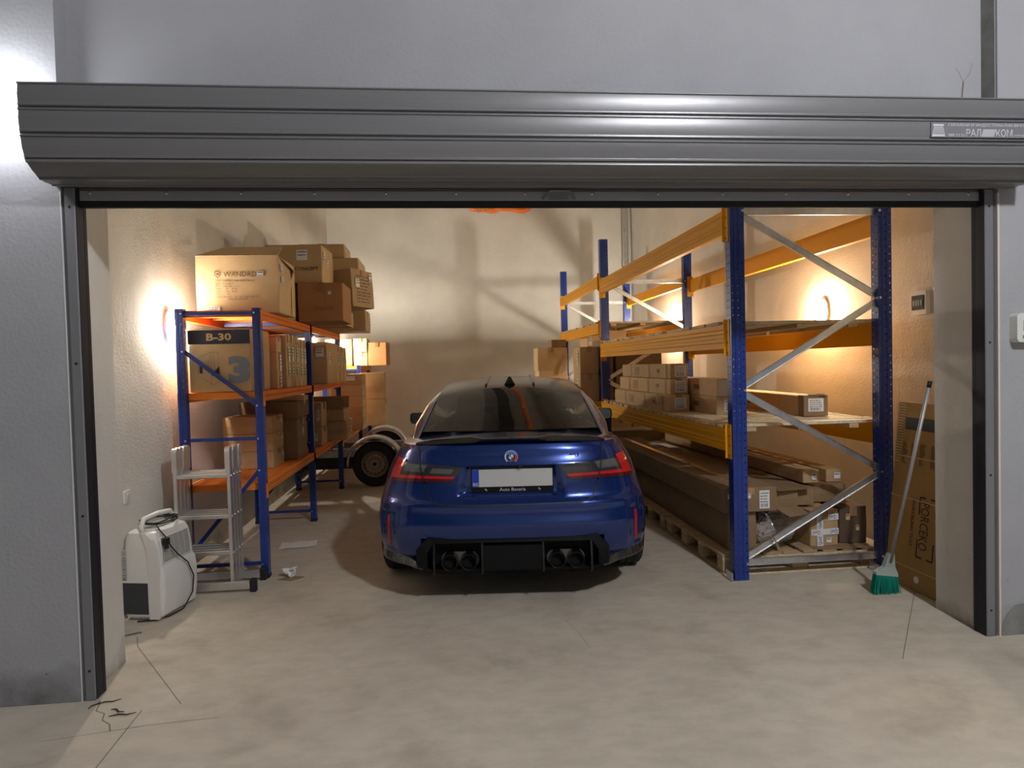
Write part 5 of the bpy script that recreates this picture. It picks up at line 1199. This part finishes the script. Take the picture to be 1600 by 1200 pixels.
# ---- cabin
ZCN = [(.56, 1.018), (.62, 1.042), (.8, 1.122), (1.0, 1.207), (1.2, 1.288), (1.32, 1.326), (1.5, 1.358), (1.8, 1.388), (2.2, 1.402), (2.6, 1.392), (2.9, 1.362), (3.2, 1.25), (3.5, 1.11), (3.72, 1.0)]
WE = [(.56, .645), (.9, .62), (1.2, .592), (1.6, .566), (2.2, .556), (2.9, .565), (3.3, .62), (3.72, .68)]
DZ = [(.56, .01), (.8, .035), (1.2, .058), (1.5, .055), (2.2, .045), (2.9, .05), (3.72, .03)]
WB = [(.5, .69), (.9, .725), (1.4, .735), (2.2, .735), (3.72, .73)]
def top_pt(u, y, off=0): return (u*smooth(WE, y), y, smooth(ZCN, y)-smooth(DZ, y)*abs(u)**2.2+off)
def yt(u): return 1.315-.13*abs(u)**2.2
def yb(u): return .615+.055*abs(u)**2
def patch(name, ya, yz, m, nu=32, nv=18, u=1.0, off=0, ribs=False):
    rows = []
    for j in range(nv+1):
        r_ = []
        for i in range(nu+1):
            q = -u+2*u*i/nu; p = top_pt(q, lerp(ya(q), yz(q), j/nv), off); r_.append(p)
        rows.append(r_)
    return MB().grid(rows).build(name, m, car, smooth=True, fix=False)
patch('rear_window', yb, yt, M_GLASS, u=.985, off=.001)
patch('roof', lambda q: yt(q)+.006, lambda q: 2.88, M_CARBON, nv=26)
patch('windscreen', lambda q: 2.885, lambda q: 3.70, M_GLASS, nv=14)
for s in (1, -1):   # raised roof ribs and rail
    MB().tube([top_pt(s*.345, y, .004) for y in [1.36+.1*i for i in range(15)]], [.004]+[.011]*13+[.004], 8).build('roof_rib', M_CARBON, car, smooth=True)
    rows = []
    for j in range(56):
        y = .56+3.12*j/55; e = top_pt(s, y); zb_ = smooth(ZBELT, y)-.004; wb = smooth(WB, y); zb_ = min(zb_, e[2]-.006)
        r_ = []
        for k in range(11):
            t = k/10; bul = .045*math.sin(math.pi*min(1, t*1.0))**.8*min(1, (e[2]-zb_)/.15)
            x = lerp(abs(e[0]), wb, t**.9)+bul; r_.append((s*x, y+.0, lerp(e[2], zb_, t**1.25)))
        rows.append(r_)
    MB().grid(rows).build('side_frame', M_PAINT, car, smooth=True, fix=False)
    g = []
    for j in range(30):
        y = 1.22+2.0*j/29; e = top_pt(s, y); zb_ = smooth(ZBELT, y)-.004; wb = smooth(WB, y); r_ = []
        for k in range(9):
            t = lerp(.22, .97, k/8) if j > 3 else lerp(.22+.15*(4-j), .97, k/8); bul = .045*math.sin(math.pi*t)**.8*min(1, (e[2]-zb_)/.15)
            x = lerp(abs(e[0]), wb, t**.9)+bul+.003; r_.append((s*x, y, lerp(e[2], zb_, t**1.25)))
        g.append(r_)
    MB().grid(g).build('side_window', mat('side_glass', (.012, .013, .014), .05, coat=1), car, smooth=True, fix=False)
    # black gasket beside the rear window
    MB().tube([top_pt(s*.992, lerp(yb(1), yt(1), i/20), .0) for i in range(21)], .006, 6).build('gasket', M_BLACK, car, smooth=True)
    # door mirrors
    mm = thing('x', None, None); bpy.data.objects.remove(mm)
    mx = MB(); rows = []
    for k, (dy, sc) in enumerate(((0, .86), (.012, 1), (.06, .95), (.10, .7), (.12, .3))):
        rows.append([(s*(.955+sc*a), 2.72+dy, .985+sc*b) for a, b in rr(-.085, .085, -.058, .058, .035, 4)])
    mx.grid(rows, close=True); m_ = len(rows[0]); mx.f.append(tuple(range(4*m_, 5*m_))); mx.m.append(0); mo = mx.build('mirror_housing', M_GLOSSBLK, car, smooth=40)
    MB().prism([(s*.955+a*.84, .985+b*.84) for a, b in rr(-.085, .085, -.058, .058, .033, 4)], 2.722, 2.726).build('mirror_glass', mat('mirror', (.16, .18, .19), .05, 1), mo)
    MB().bar((s*.88, 2.78, .945), (s*.74, 2.82, .925), .05, .028).build('mirror_stalk', M_GLOSSBLK, mo)
# shark fin
fy, fz = 1.46, top_pt(0, 1.46)[2]; rows = []
for t, wd, l0, l1 in ((0, .045, -.06, .10), (.3, .032, -.055, .075), (.7, .020, -.05, .03), (1, .010, -.042, -.01)):
    z = fz-.004+.062*t; rows.append([(-wd, fy+l0+.01, z), (0, fy+l0, z), (wd, fy+l0+.01, z), (wd*.6, fy+l1*.6, z), (0, fy+l1, z), (-wd*.6, fy+l1*.6, z)])
mb = MB().grid(rows, close=True); mb.f.append(tuple(range(18, 24))); mb.m.append(0); mb.build('shark_fin', M_GLOSSBLK, car, smooth=30)
# interior
MB().box(-.62, .62, .70, 3.5, .45, .84).build('cabin_floor', M_DINT, car)
MB().box(-.60, .60, .66, 1.10, .90, .955).build('parcel_shelf', M_DINT, car)
def seat(x, y, hz, wd):
    rows = [[(x+a, y+dy+b, z) for a, b in rr(-w__, w__, -.06, .06, .04, 3)] for z, w__, dy in ((.86, wd, .05), (1.0, wd, .02), (hz-.2, wd*.85, 0), (hz-.16, wd*.5, 0), (hz-.14, wd*.55, 0), (hz-.03, wd*.5, -.01), (hz, wd*.3, -.01))]
    mb = MB().grid(rows, close=True); k = len(rows[0]); mb.f.append(tuple(range(6*k, 7*k))); mb.m.append(0); mb.build('seat', M_DINT, car, smooth=50)
for x in (-.37, .37): seat(x, 2.15, 1.25, .23)
for x in (-.36, .36): seat(x, 1.22, 1.03, .22)
MB().cbox(-.60, .60, 3.08, 3.35, .82, 1.07, .03).build('dashboard', M_DINT, car)
MB().cbox(-.10, .10, 2.84, 2.87, 1.22, 1.265, .01).build('inner_mirror', M_BLACK, car)

# fine print, sipes and slots too small to pick apart singly
for o in bpy.data.objects:
    if o.parent and o.name.split('.')[0] in ('printing', 'print', 'tread_sipes', 'slot', 'louvre', 'grille', 'corrugated_edge', 'strapping', 'case_drawing'): o['kind'] = 'stuff'
